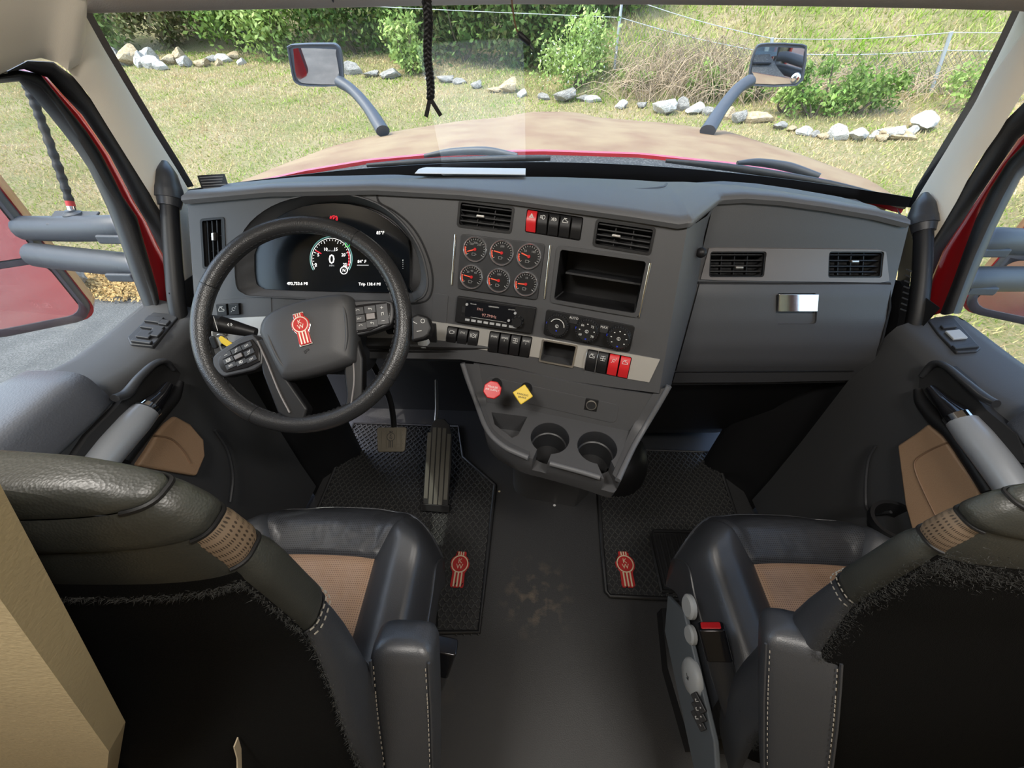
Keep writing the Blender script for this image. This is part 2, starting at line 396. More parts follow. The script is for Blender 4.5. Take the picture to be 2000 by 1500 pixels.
# two fill lamps added at the roof lining, out of view, to brighten the cab
for i, x in enumerate((-.45, .45)):
    p = V((x, -.05, 2.0)); lm = thing('fill_lamp', p, 'rectangular dome lamp in the roof lining', 'lamp', 'dome lamps')
    F = frame(p, (1, 0, 0), (0, .1, -1)); prism('bezel', rrect(.36, .22, .03), -.03, .004, F, 'beige', lm, bevel=.004); prism('lens', rrect(.32, .18, .02), .004, .012, F, 'fill_lens', lm, bevel=.003)
    al = bpy.data.lights.new('fill_light', 'AREA'); al.shape = 'RECTANGLE'; al.size = .32; al.size_y = .18; al.energy = FILL_POWER; al.color = (1, .95, .88)
    ao = bpy.data.objects.new('fill_light', al); COL.objects.link(ao); ao.location = (0, 0, -.02); ao.parent = lm
# ------------------------------------------------------------------ A-pillars, seals, door frames
def band(name, pa, xa, pb, xb, m, parent=None, bulge=0, n=44, rows_=5, thick=None, s=1):
    R = []
    for k in range(rows_):
        f = k/(rows_-1); r = []
        for i in range(n+1):
            a = U(*poly(pa, i/n), X=poly_x(xa, i/n)); b = U(*poly(pb, i/n), X=poly_x(xb, i/n)); p = a.lerp(b, f)
            bu = bulge*math.sin(PI*f); r.append(p + V((-s*bu*.8, -bu*.6, 0)))
        R.append(r)
    return sheet(name, R, m, parent, thick=thick or (s*.012, .012, 0), smooth=60)
def poly_x(x, t): return x if isinstance(x, (int, float)) else lerp(x[0], x[1], t)
def pixel(p):
    q = p-CAM; t = q.dot(FW); return (1000+FPX*q.dot(RT)/t, 750-FPX*q.dot(UP)/t)
def rear(dz): return [pixel(V((-.985, .27, 1.352+dz))), pixel(V((-.985, .6, 1.362+dz)))]      # the frame runs level to the rear
LG = rear(0)+[ (-40, 170), (0, 162), (25, 158), (43, 160), (66, 190), (100, 230), (140, 280), (176, 334), (200, 386), (215, 418), (238, 480), (256, 533), (278, 593), (286, 612)]
LB = rear(.012)+[ (-40, 163), (0, 155), (35, 150), (66, 158), (100, 194), (140, 252), (180, 316), (212, 374), (234, 403), (258, 470), (282, 538), (304, 605), (306, 616)]
LRD = rear(.028)+[ (-40, 152), (0, 143), (40, 136), (76, 142), (110, 184), (146, 228), (184, 276), (212, 326), (236, 380), (266, 418), (287, 494), (309, 571), (316, 612)]
LSL = rear(.032)+[ (-40, 150), (0, 141), (45, 135), (86, 144), (124, 186), (160, 224), (192, 270), (224, 318), (258, 388), (278, 415), (299, 461), (333, 523), (352, 570), (360, 620)]
LBE = rear(.045)+[ (-40, 146), (0, 147), (26, 134), (50, 120), (80, 115), (112, 124), (140, 144), (172, 184), (210, 246), (250, 310), (280, 358), (304, 396), (323, 432), (350, 480), (366, 540), (372, 620)]
RG = [(2250, 60), (2080, 200), (2000, 337), (1974, 387), (1946, 440), (1919, 505), (1898, 555), (1876, 612)]
RB = [(2230, 40), (2080, 170), (2000, 308), (1967, 368), (1936, 430), (1902, 505), (1883, 555), (1862, 612)]
RRD = [(2210, 20), (2080, 140), (2000, 279), (1960, 325), (1929, 378), (1905, 430), (1883, 488), (1859, 555), (1836, 612)]
RSL = [(2190, 0), (2080, 120), (2000, 255), (1950, 327), (1902, 399), (1864, 457), (1833, 502), (1816, 546), (1800, 620)]
RBE = [(2170, -20), (2060, 80), (1986, 200), (1950, 260), (1902, 327), (1869, 392), (1838, 445), (1811, 486), (1796, 540), (1785, 620)]
def mirrored(L, x, n): return [pixel(V((-p.x, p.y, p.z))) for p in [U(*q, X=x) for q in L[:n]]]
RG, RB, RRD, RSL, RBE = (mirrored(L, x, n)+[p for p in R_ if p[0] <= 2000] for L, x, n, R_ in ((LG, -.985, 6, RG), (LB, -.962, 6, RB), (LRD, -.968, 6, RRD), (LSL, -.965, 6, RSL), (LBE, -.925, 8, RBE)))
DOOR = {}
for s, (g, b, rd, sl_, be) in ((-1, (LG, LB, LRD, LSL, LBE)), (1, (RG, RB, RRD, RSL, RBE))):
    side = 'left' if s < 0 else 'right'
    d = bpy.data.objects.new('door_1' if s < 0 else 'door_2', None); COL.objects.link(d); d.location = (s*.93, .45, 0); WL[d] = V(d.location)
    st(d); DOOR[s] = d
    band('window_frame', g, s*.985, b, s*.962, 'charcoal', d, .004, s=s)
    band('door_seal', b, s*.962, rd, s*.968, 'rubber', d, .012, s=s)
    o = band('red_jamb', rd, s*.985, sl_, s*.985, 'red_paint', None, .004, s=s); o.name = 'trim_2' if s < 0 else 'trim_3'; st(o)
    o = band('body_seal', sl_, s*.965, be, s*.925, 'rubber', None, .016, s=s, rows_=9); o.name = 'trim_4' if s < 0 else 'trim_5'; st(o)
    # A-pillar cover
    if s < 0:
        ia = [(158, 14), (167, 30), (200, 90), (240, 158), (300, 258), (345, 330), (366, 366), (374, 430), (384, 580)]
        oa = [(100, 40), (112, 90), (133, 138), (172, 184), (210, 246), (250, 310), (280, 358), (304, 396), (323, 432), (356, 580)]
    else:
        ia = [(1998, 8), (1990, 25), (1960, 88), (1905, 200), (1850, 290), (1800, 372), (1780, 405), (1768, 428), (1778, 520)]
        oa = [(2080, 50), (2050, 100), (1986, 200), (1950, 260), (1902, 327), (1869, 392), (1838, 445), (1811, 486), (1800, 530)]
    dxp = 11 if s < 0 else -11
    ib = [(x+dxp*(1 if y < 400 else .3), y-2) for x, y in ia[:7]]
    band('border_band', ia[:7], (s*.889, s*.968), ib, (s*.889, s*.968), 'frit', win, 0, s=s, rows_=2, thick=(0, .004, 0))
    o = band('pillar', ia, (s*.885, s*.965), oa, (s*.915, s*.925), 'beige', None, .018, s=s, rows_=9); o.name = 'trim_6' if s < 0 else 'trim_7'; st(o)
# beige lining over the left door, up to the header
lo = [(-40, 144), (0, 145), (26, 132), (50, 118), (80, 113), (112, 122), (133, 138), (155, 125), (168, 80), (166, 26)]
hi = [(-100, -80), (0, -90), (40, -80), (80, -70), (110, -60), (130, -50), (145, -40), (155, -30), (165, -20), (170, -10)]
R = [[U(*lo[i], X=lerp(-.918, -.885, max(0, (i-4)/5))).lerp(U(*hi[i], X=lerp(-.86, -.84, i/9)), k) + V((.012*math.sin(PI*k), -.012*math.sin(PI*k), 0)) for i in range(10)] for k in (0, .15, .35, .6, .8, 1)]
st(sheet('trim_8', R, 'beige', thick=(-.01, .012, 0), smooth=60))
for s, n_ in ((-1, 'trim_9'), (1, 'trim_10')):
    y0 = .80 if s < 0 else .96
    R = [[V((s*(.93 if y < .9 else .918), y, 1.382)), V((s*.90, y, 1.47)), V((s*.87, y, 1.53)), V((s*.90, y, 1.70)), V((s*.985, y, 2.04))] for k, y in ((1, y0), (.5, .6), (0, .2), (0, -.4), (0, -1.18))]
    st(sheet(n_, R, 'beige', thick=(s*.02, 0, 0), smooth=60))
# ------------------------------------------------------------------ doors
def door(s):
    d = DOOR[s]
    # side glass, behind the frame
    gp = LG if s < 0 else RG
    q = [U(*p, X=s*.99) for p in gp if -60 < p[0] < 2000]
    o2 = [(p.y, p.z) for p in q] + [(.80, .90), (-.15, .93)] + [(-.15, 1.38), (.35, 1.42)] + ([(.62, 1.41)] if s < 0 else [(.74, 1.415)])
    mk('window_pane', [V((s*(.99+d_), y, z)) for d_ in (0, .004) for y, z in o2], [tuple(range(len(o2))), tuple(range(len(o2), 2*len(o2)))], 'door_glass', d, smooth=0)
    # main panel: ledge under the window, then the inner face
    rows = []
    for y in (.80, .74, .66, .58, .5, .42, .3, .15, 0.0, -.05):
        zs = np.interp(y, [0, .43, .6, .8], [1.0, .97, .934, .936]); xi = np.interp(y, [0, .5, .62, .8], [.875, .872, .868, .862])
        sc_ = np.interp(y, [.45, .56], [0, 1])
        rows.append([V((s*x, y, z)) for x, z in ((.99, zs-.03), (.983, zs), (.965, zs+.002), (xi+.025, zs-.022), (xi+.006, zs-.034), (xi, zs-.06), (xi-.004, .80), (xi+.006, .66), (xi+.02, .45), (xi+.03, .2), (xi+.03, .04))])
    sheet('door_panel', rows, 'dash_low', d, thick=(s*.03, 0, -.012), smooth=50)
    pl = Plane((s*.862, .5, .8), (-s, 0, 0))
    # arm pad
    arm = []
    for i, y in enumerate((.505, .49, .45, .3, .1, -.02)):
        k = (0.55, .93, 1, 1, 1, 1)[i]; zt = .985 + .003*i; zc = zt-.05; hx, hz = .07*k, .05*k
        arm.append([V((s*(.925), y, zc)) + V((s*hx*math.copysign(abs(math.cos(a))**.45, math.cos(a)), 0, hz*math.copysign(abs(math.sin(a))**.45, math.sin(a)))) for a in [2*PI*j/28+.01 for j in range(28)]])
    loft('arm_pad', arm, 'door_pad', d, smooth=60)
    e = [V((s*.862, y, .975)) for y in (.48, .35, .2, 0)]
    dashes('stitching', e, 'charcoal', d)
    # flat black plate, its colour standing in for the shade of a storage hollow
    H = [(330, 705), (350, 730), (335, 765), (300, 790), (250, 840), (205, 880), (140, 895), (170, 850), (225, 795), (262, 745), (300, 715)] if s < 0 else \
        [(1818, 712), (1800, 735), (1797, 760), (1835, 800), (1890, 830), (1960, 900), (2010, 905), (1990, 850), (1930, 800), (1885, 745), (1850, 715)]
    out = [(pl.hit(*p).y, pl.hit(*p).z) for p in H]
    F = frame((s*.862, 0, 0), (0, 1, 0), (s, 0, 0)) if s > 0 else frame((s*.862, 0, 0), (0, 1, 0), (s, 0, 0))
    inv = F.inverted(); o2 = [((inv @ V((s*.862, y, z))).x, (inv @ V((s*.862, y, z))).y) for y, z in out]
    prism('pocket_shade', o2, -.004, .02, F, 'black_matte', d)
    # latch lever (grey bracket over the pocket)
    L = [(338, 722), (322, 706), (300, 712), (272, 738), (248, 768), (224, 778)] if s < 0 else [(1800, 735), (1822, 712), (1845, 714), (1880, 742), (1920, 775), (1946, 789)]
    tube('latch_lever', [U(*p, X=s*(.856-.003*i)) for i, p in enumerate(L)], [.006, .008, .008, .009, .011, .009], 'charcoal', d, seg=10, sm=6, flat=.8)
    # cradle under the grip
    L = [(352, 745), (340, 775), (318, 800), (295, 830), (255, 880), (240, 900)] if s < 0 else [(1793, 760), (1802, 785), (1830, 820), (1862, 850), (1900, 905), (1935, 960)]
    tube('grip_cradle', [U(*p, X=s*(.856)) for p in L], [.008, .013, .015, .014, .014, .014], 'black', d, seg=10, sm=6)
    # pull grip: black gloss tip, chrome collar, grey body
    A = [(330, 750), (312, 775), (290, 798)] if s < 0 else [(1817, 757), (1842, 785), (1872, 815)]
    tube('grip_tip', [U(*p, X=s*.845) for p in A], [.008, .014, .023], 'black_gloss', d, seg=16, sm=6)
    A = [(291, 797), (284, 803)] if s < 0 else [(1871, 813), (1880, 824)]
    tube('grip_collar', [U(*p, X=s*.845) for p in A], .0245, 'chrome', d, seg=20)
    A = [(284, 803), (262, 828), (225, 870), (180, 925)] if s < 0 else [(1879, 823), (1905, 855), (1950, 912), (2000, 985)]
    tube('grip', [U(*p, X=s*.845) for p in A], [.0245, .027, .027, .025], 'grip_grey', d, seg=20, sm=5)
    # tan insert with stitched border
    T = [(397, 890), (394, 858), (368, 828), (338, 812), (318, 828), (300, 850), (282, 880), (262, 910), (380, 930)] if s < 0 else \
        [(1757, 870), (1795, 845), (1818, 827), (1850, 855), (1880, 900), (1925, 955), (1900, 1020), (1850, 1050), (1790, 1050), (1772, 985)]
    pt = Plane((s*.868, .5, .7), (-s, 0, 0)); q = [pt.hit(*p) for p in T]; c = sum(q, V((0, 0, 0)))/len(q)
    F = frame(c, (0, -s, 0), (-s, 0, 0)); inv = F.inverted(); o2 = [tuple((inv @ p)[:2]) for p in q]
    ins = prism('insert', o2, -.02, .008, F, 'leather_tan', d, bevel=.007, seg=3)
    Z = [(300, 850), (335, 858), (358, 880), (372, 905)] if s < 0 else [(1856, 862), (1815, 880), (1788, 900), (1790, 925), (1812, 975), (1840, 1030)]
    tube('seam', [pt.hit(*p, off=.0085) for p in Z], .0022, mat('tan_seam%d' % s, (.25, .15, .09), .6), ins, seg=6, sm=5)
    # switch pod on the ledge
    C = [(250, 662), (300, 613), (346, 617), (348, 624), (300, 680), (256, 676)] if s < 0 else [(1811, 630), (1824, 622), (1862, 624), (1914, 683), (1906, 690), (1866, 692), (1830, 655)]
    lp = Plane((s*.92, .7, .922), (-s*.26, .0, .96)); q = [lp.hit(*p) for p in C]; c = sum(q, V((0, 0, 0)))/len(q)
    F = frame(c, (1, 0, 0), lp.n); inv = F.inverted(); pod = prism('switch_pod', [tuple((inv @ p)[:2]) for p in q], -.012, .006, F, 'charcoal', d, bevel=.003)
    S = [((302, 626), .032, .022), ((322, 632), .018, .018), ((299, 641), .044, .014), ((285, 655), .026, .026), ((305, 652), .022, .026), ((278, 669), .038, .010)] if s < 0 else \
        [((1866, 656), .026, .03), ((1851, 640), .026, .012), ((1884, 679), .042, .012)]
    for p, w_, h_ in S:
        f2 = frame(lp.hit(*p, off=.006), (1, s*-.1, 0), lp.n); box('rocker', f2, w_, h_, .006, 'control_grey' if (s > 0 and h_ == .03) else 'charcoal', pod, bevel=.002)
    # lower speaker grille ring / cup of the door
    if s > 0:
        c = U(1745, 1022, X=.85); lathe('door_cup', [(.05, 0), (.05, .02), (.042, .02), (.04, -.03)], frame(c, (1, 0, 0), (-.2, 0, 1)), 'black', d, caps=False)
        tube('panel_edge', [U(*p, X=.868) for p in ((1710, 870), (1695, 900), (1690, 960), (1697, 1000), (1740, 1000))], .004, 'charcoal', d, seg=6, sm=4)
    else:
        tube('panel_edge', [U(*p, X=-.868) for p in ((420, 840), (445, 880), (455, 930), (450, 980))], .004, 'charcoal', d, seg=6, sm=4)
for s in (-1, 1): door(s)
# kick panels beside the footwells
for s, n_ in ((-1, 'trim_11'), (1, 'trim_12')):
    st(sheet(n_, [[V((s*.775, .98, z)), V((s*.84, .93, z)), V((s*.90, .86, z)), V((s*.905, .78, z))] for z in (0, .4, .8, .97)], 'black', thick=(0, .03, 0), smooth=60))

# grab handles on the pillars
for s in (-1, 1):
    if s < 0:
        path = [(331, 398), (334, 450), (340, 530), (347, 600), (362, 665), (390, 730)]; boot = [(322, 318), (325, 340), (329, 370), (331, 388)]; xs = -.905
        lab = 'black curved grab handle on the pillar beside the steering wheel'
    else:
        path = [(1803, 448), (1802, 500), (1797, 570), (1785, 640), (1755, 710), (1710, 770), (1680, 800)]; boot = [(1806, 380), (1804, 400), (1802, 425), (1802, 440)]; xs = .905
        lab = 'black curved grab handle on the pillar beside the glove box'
    p3 = [U(*p, X=xs) for p in path]
    t = thing('grab_handle', p3[-1], lab, 'grab handle')
    tube('bar', p3, .0185, 'black', t, seg=16, sm=6)
    tube('boot', [U(*p, X=xs*(1.01 if i == 0 else 1)) for i, p in enumerate(boot)], [.008, .021, .028, .029], 'charcoal', t, seg=16, sm=5)
    tube('collar', [U(*boot[-1], X=xs), p3[0]+(p3[1]-p3[0])*.12], [.026, .022], 'charcoal', t, seg=16)
# ================================================================== DASHBOARD
YF = lambda x, z: .86 - .32*max(0., x+.35)**2 + .42*(z-1.17)
_pz = [.30, .70, .745, .80, .86, .92, .98, 1.0, 1.05, 1.10, 1.2, 1.4]; _py = [.98, .80, .79, .775, .775, .79, .815, .83, .85, .865, .90, .97]
YP = lambda x, z: float(np.interp(z, _pz, _py)) + .04*(x-.6)
SF, SP = Surf(YF), Surf(YP)
dash = thing('dashboard', (0, 1.0, 0), 'dark grey plastic truck dashboard with vents, switches and glove box', 'dashboard')
def slab(name, surf, top, bot, nx, ny, depth, m, parent, off=0):
    rows = [[surf.hit(*[lerp(a, b, v/ny) for a, b in zip(poly(top, i/nx), poly(bot, i/nx))], off=off) for i in range(nx+1)] for v in range(ny+1)]
    return sheet(name, rows, m, parent, thick=depth, smooth=40)
def plate(name, surf, top, bot, m, parent, h=.003, nx=16, ny=4, base=-.002, **k):
    """thin panel lying on the surface, standing h proud"""
    R = [[], []]
    rows = [[surf.hit(*[lerp(a, b, v/ny) for a, b in zip(poly(top, i/nx), poly(bot, i/nx))]) for i in range(nx+1)] for v in range(ny+1)]
    n0 = surf.nrm(rows[ny//2][nx//2]); front = [[p+n0*h for p in r] for r in rows]
    return sheet(name, front, m, parent, thick=-n0*(h-base), **k)
# ---- driver and centre face
lipA = [(366, 394), (530, 379), (735, 375), (900, 384), (1000, 394), (1100, 408), (1230, 426), (1325, 441), (1343, 440)]
botA = [(388, 705), (600, 700), (800, 700), (900, 702), (1000, 718), (1100, 742), (1200, 757), (1287, 768)]
face = slab('instrument_panel', SF, lipA, botA, 60, 18, (0, .15, -.01), 'dash', dash)
cuts = []
def recess(surf, c, depth, r=.006, grow=0):
    F, w_, h_ = surf.quad(c); cuts.append(prismgeo(rrect(w_+grow, h_+grow, r), -depth, .06, F)); return F, w_, h_
def vent(surf, c, nh, nv, knob, vert=False):
    F, w_, h_ = recess(surf, c, .045)
    # rim
    out = rrect(w_+.004, h_+.004, .007); inn = rrect(w_-.006, h_-.006, .004); n = len(out)
    vs = [F @ V((x, y, z)) for z in (-.004, .0018) for x, y in out] + [F @ V((x, y, z)) for z in (-.004, .0018) for x, y in inn]
    fs = []
    for i in range(n):
        j = (i+1) % n; fs += [(i, j, n+j, n+i), (n+i, n+j, 3*n+j, 3*n+i), (2*n+i, 3*n+i, 3*n+j, 2*n+j), (i, 2*n+i, 2*n+j, j)]
    v = mk('air_vent', vs, fs, 'black', dash, smooth=30)
    prism('duct', rrect(w_-.002, h_-.002, .005), -.044, -.041, F, 'black_matte', v)
    if vert:
        for i in range(4):
            x = (i+.5)/4*(w_-.008)-(w_-.008)/2; box('slat', sub(F, x, 0, -.012), .0024, h_-.008, .014, 'black', v, z0=-.007)
        for i in range(2):
            y = (i+1)/3*(h_-.008)-(h_-.008)/2; box('divider', sub(F, 0, y, -.016), w_-.008, .0022, .01, 'black', v, z0=-.005)
        nh = nv = 0
    for i in range(nh):
        y = (i+.5)/nh*(h_-.008)-(h_-.008)/2; f2 = sub(F, 0, y, -.012) @ M.Rotation(math.radians(-18), 4, 'X'); box('slat', f2, w_-.008, .0026, .016, 'black', v, z0=-.008)
    for i in range(nv):
        x = (i+1)/(nv+1)*(w_-.008)-(w_-.008)/2; box('divider', sub(F, x, 0, -.016), .0022, h_-.008, .01, 'black', v, z0=-.005)
    x, y = knob; f2 = sub(F, x*w_/2, y*h_/2, -.006); box('knob', f2, .007 if vert else .018, .018 if vert else .006, .009, 'steel', v, bevel=.002)
    return v
vent(SF, [(899, 392), (1003, 405), (998, 455), (893, 441)], 4, 2, (-.18, .0))
vent(SF, [(1167, 429), (1279, 446), (1270, 497), (1158, 479)], 4, 2, (-.25, .0))
vent(SF, [(393, 428), (437, 426), (441, 520), (398, 525)], 3, 3, (0, .28), True)
# ---- icons
ICON = {
 'tri': [[(-.8, -.6), (0, .8), (.8, -.6), (-.8, -.6)], [(-.35, -.35), (0, .3), (.35, -.35), (-.35, -.35)]],
 'lamp': [[(-.9, .2), (-.2, .2)], [(-.9, .6), (-.2, .6)], [(-.9, -.2), (-.2, -.2)], [(0, -.5), (.5, -.5), (.8, 0), (.8, .5), (.5, .8), (0, .8), (0, -.5)]],
 'lamp2': [[(-.9, .5), (-.5, 0), (-.9, -.5)], [(-.3, .5), (-.3, -.5)], [(0, .5), (0, -.5)], [(.3, .5), (.9, .2)], [(.3, 0), (.9, 0)], [(.3, -.5), (.9, -.2)]],
 'truck': [[(-.9, -.5), (.9, -.5), (.9, .1), (.3, .1), (.1, .6), (-.5, .6), (-.9, .1), (-.9, -.5)], [(-.5, .9), (.5, .9)]],
 'engine': [[(-.7, -.5), (.3, -.5), (.5, -.2), (.9, -.2), (.9, .4), (.5, .4), (.3, .6), (-.5, .6), (-.7, .3), (-.9, .3), (-.9, -.3), (-.7, -.3), (-.7, -.5)]],
 'ring': [arc(.7, 0, 360, 12), [(-.3, -.3), (.3, .3)], [(-1, .7), (-1, -.7)], [(1, .7), (1, -.7)]],
 'axle': [[(-.8, .8), (.8, .8)], [(-.8, -.8), (.8, -.8)], [(0, .8), (0, -.8)], [(-.8, 0), (.8, 0)], [(-.8, .3), (-.8, -.3)], [(.8, .3), (.8, -.3)]],
 'fan': [arc(.5, 0, 300, 8), [(.6, .6), (.9, .9)], [(-.6, -.6), (-.9, -.9)]],
 'plus': [[(-.7, 0), (.7, 0)], [(0, -.7), (0, .7)]], 'minus': [[(-.7, 0), (.7, 0)]],
 'phone': [[(-.8, .3), (-.5, .7), (.5, .7), (.8, .3)]], 'note': [[(-.4, -.6), (-.4, .7), (.6, .8), (.6, -.4)]],
 'arrow': [[(.8, -.5), (.8, .4), (-.6, .4)], [(-.2, .8), (-.7, .4), (-.2, 0)]],
 'horn': [[(-.9, .3), (-.4, .3), (.7, .7), (.9, .2), (-.3, -.1), (-.3, -.6), (-.7, -.6), (-.7, -.1), (-.9, .3)]],
 'seat': [[(-.8, -.4), (.2, -.6), (.6, .7)], [(-.8, .1), (-.4, 0)]],
 'arrows': [[(-.9, 0), (-.4, .5), (-.4, -.5), (-.9, 0)], [(.9, 0), (.4, .5), (.4, -.5), (.9, 0)]],
}
def icon(key, size, F, parent, m='print_white', w_=.0009):
    return strokes('symbol', [[(x*size, y*size) for x, y in L] for L in ICON[key]], w_, F, m, parent)
def rocker(F, w_, h_, m, ic, parent, txt=None, low=None):
    prof = [(-h_/2, 0), (-h_/2, .005), (-h_*.12, .0105), (h_*.05, .011), (h_*.42, .0065), (h_/2, .003), (h_/2, 0)]
    n = len(prof); vs = [F @ V((x, y, z)) for x in (-w_/2, w_/2) for y, z in prof]
    fs = [tuple(range(n)), tuple(range(n, 2*n))] + [(i, (i+1) % n, n+(i+1) % n, n+i) for i in range(n)]
    r = mk('rocker_switch', vs, fs, m, parent, bevel=.0012)
    a = math.atan2(-.0045, h_*.37); f2 = sub(F, 0, h_*.25, .0092) @ M.Rotation(-math.atan2(.0045, h_*.37), 4, 'X')
    if ic: icon(ic, w_*.28, f2, r)
    if txt:
        for i, t in enumerate(txt.split('\n')): text('lettering', t, .0058, sub(f2, 0, .003-i*.006, .0006), 'print_white', r)
    return r
def bank(surf, c, specs, parent, depth=.014, proud=-.006):
    F, w_, h_ = recess(surf, c, depth, .004)
    prism('switch_bezel', rrect(w_-.001, h_-.001, .004), -depth+.0005, -depth+.004, F, 'black', parent)
    n = len(specs); p = w_/n
    for i, sp in enumerate(specs):
        if sp is None: continue
        rocker(sub(F, -w_/2+p*(i+.5), 0, proud), p*.88, h_*.92, sp[0], sp[1], parent, sp[2] if len(sp) > 2 else None)
    return F, w_, h_
bank(SF, [(1030, 408), (1139, 424), (1134, 471), (1024, 453)], [('red_plastic', 'tri'), ('black', 'lamp'), ('black', 'lamp2'), ('black', 'truck'), ('black', None)], dash)
# ---- silver strip along the lower edge with its switches
strip_t = [(395, 624), (510, 618), (700, 618), (842, 627), (1060, 660), (1289, 702)]
strip_b = [(398, 668), (510, 662), (700, 660), (853, 670), (1052, 698), (1225, 739), (1268, 746)]
slab_strip = slab('metal_strip', SF, strip_t, strip_b, 60, 4, (0, .02, -.004), 'silver', dash, off=.0025)
scuts0 = len(cuts)
bank(SF, [(876, 636), (936, 645), (933, 684), (869, 673)], [('black', 'engine'), ('black', None, '(TC)'), ('black', 'ring')], dash, proud=-.003)
bank(SF, [(958, 646), (1040, 657), (1034, 700), (951, 687)], [('black', None, 'SPARE'), ('black', None, 'SPARE\n1'), ('black', 'axle'), ('black', None, 'SPARE\n3')], dash, proud=-.003)
bank(SF, [(1150, 681), (1233, 697), (1227, 741), (1140, 723)], [('black', 'truck'), ('black', 'axle'), ('red_plastic', 'fan'), ('red_plastic', 'truck')], dash, proud=-.003)
for k in (0, 1):
    F, w_, h_ = SF.quad([(1150, 681), (1233, 697), (1227, 741), (1140, 723)])
    tube('switch_guard', [F @ V((-w_/2+k*w_*.25, y, z)) for y, z in ((h_*.5, .002), (h_*.3, .011), (-h_*.3, .011), (-h_*.5, .002))], .0011, 'steel', dash, seg=6, sm=4)
F, w_, h_ = recess(SF, [(1062, 664), (1126, 675), (1118, 715), (1055, 703)], .05, .003)
out = rrect(w_+.006, h_+.006, .004); inn = rrect(w_-.002, h_-.002, .003); n = len(out)
vs = [F @ V((x, y, z)) for z in (0, .005) for x, y in out] + [F @ V((x, y, z)) for z in (0, .005) for x, y in inn]
mk('cubby_rim', vs, [q for i in range(n) for q in ((i, (i+1) % n, n+(i+1) % n, n+i), (n+i, n+(i+1) % n, 3*n+(i+1) % n, 3*n+i), (2*n+i, 3*n+i, 3*n+(i+1) % n, 2*n+(i+1) % n))], 'steel', dash)
prism('cubby_floor', rrect(w_-.001, h_-.001, .003), -.0495, -.046, F, 'black_matte', dash)
# left pair of switches on their little panel
plate('blank_panel', SF, [(417, 589), (440, 584), (530, 581)], [(419, 622), (440, 621), (531, 617)], 'dash', dash, .0015, 6, 2)
for i, c in enumerate(([(425, 593), (447, 592), (449, 615), (428, 616)], [(449, 592), (471, 591), (473, 614), (451, 615)])):
    F, w_, h_ = SF.quad(c); o = box('push_button', F, w_*.94, h_*.96, .008, 'black', dash, bevel=.0015); icon(('truck', 'fan')[i], w_*.27, sub(F, 0, .001, .0083), o)
# tall blanking plate left of the radio
F, w_, h_ = SF.quad([(846, 572), (876, 576), (872, 631), (843, 627)]); prism('blank_panel', rrect(w_, h_, .005), -.001, .0016, F, 'dash', dash, bevel=.0006)
# ---- storage bin with a shelf
bc = [(1096, 485), (1262, 511), (1243, 612), (1080, 586)]
F, w_, h_ = recess(SF, bc, .115, .006)
out = rrect(w_+.014, h_+.014, .009); inn = rrect(w_-.002, h_-.002, .006); n = len(out)
vs = [F @ V((x, y, z)) for z in (-.001, .004) for x, y in out] + [F @ V((x, y, z)) for z in (-.004, .004) for x, y in inn]
mk('bin_rim', vs, [q for i in range(n) for q in ((i, (i+1) % n, n+(i+1) % n, n+i), (n+i, n+(i+1) % n, 3*n+(i+1) % n, 3*n+i), (2*n+i, 3*n+i, 3*n+(i+1) % n, 2*n+(i+1) % n))], 'dash_low', dash)
mk('bin_liner', [F @ V((sx*(w_/2-.001), sy*(h_/2-.001), z)) for z in (-.114, -.002) for sx, sy in ((-1, -1), (1, -1), (1, 1), (-1, 1))], [(0, 1, 2, 3), (0, 1, 5, 4), (1, 2, 6, 5), (2, 3, 7, 6), (3, 0, 4, 7)], 'black', dash, smooth=0)
box('bin_shelf', sub(F, .006, .004, -.07), w_-.016, .004, .085, 'charcoal', dash, z0=-.042)
# ---- chrome strips
for a, b in (((890, 458), (883, 556)), ((1075, 479), (1064, 583)), ((1270, 514), (1248, 620))):
    tube('chrome_strip', [SF.hit(*a, off=.0015), SF.hit(*b, off=.0015)], .0028, 'chrome', dash, seg=8)
# ---- digital cluster: hooded recess
hood = [(462, 500), (482, 448), (520, 412), (570, 390), (640, 380), (700, 386), (752, 408), (795, 448), (822, 495), (833, 545), (828, 572), (812, 584), (780, 588), (520, 578), (480, 572), (465, 555)]
scr = [(494, 500), (506, 460), (540, 425), (590, 403), (650, 396), (710, 404), (758, 428), (790, 458), (799, 480), (799, 560), (792, 571), (640, 569), (510, 565), (500, 552)]
Fh, _, _ = SF.quad([(560, 420), (740, 420), (740, 540), (560, 540)])
pl0 = Plane(Fh.translation, Fh.col[2][:3]); iv = Fh.inverted()
o_h = [tuple((iv @ pl0.hit(*p))[:2]) for p in hood]
def smooth2(o, k=3): return [tuple(p[:2]) for p in catmull([V((x, y, 0)) for x, y in o+o[:1]], k)[:-1]]
o_h = smooth2(o_h, 3); cuts.append(prismgeo(o_h, -.055, .06, Fh))
cx = sum(p[0] for p in o_h)/len(o_h); cy = sum(p[1] for p in o_h)/len(o_h)
def ringgeo(o, s0, z0, s1, z1): return [[Fh @ V((cx+(x-cx)*k, cy+(y-cy)*k, z)) for x, y in o] for k, z in ((s0, z0), (s1, z1))]
# sloped bezel inside the hood, and the raised lip around it
rings = ringgeo(o_h, 1.0, .002, .995, -.004) + ringgeo(o_h, .955, -.02, .88, -.048)
loft('cluster_bezel', rings, 'dash_pad', dash, caps=False, smooth=60)
vs, fs = grid(ringgeo(o_h, 1.035, -.001, 1.022, .006) + ringgeo(o_h, 1.006, .006, .996, -.003), True); mk('cluster_lip', vs, fs, 'dash', dash, smooth=60)
cut(face, cuts)
cut(slab_strip, cuts[scuts0:])

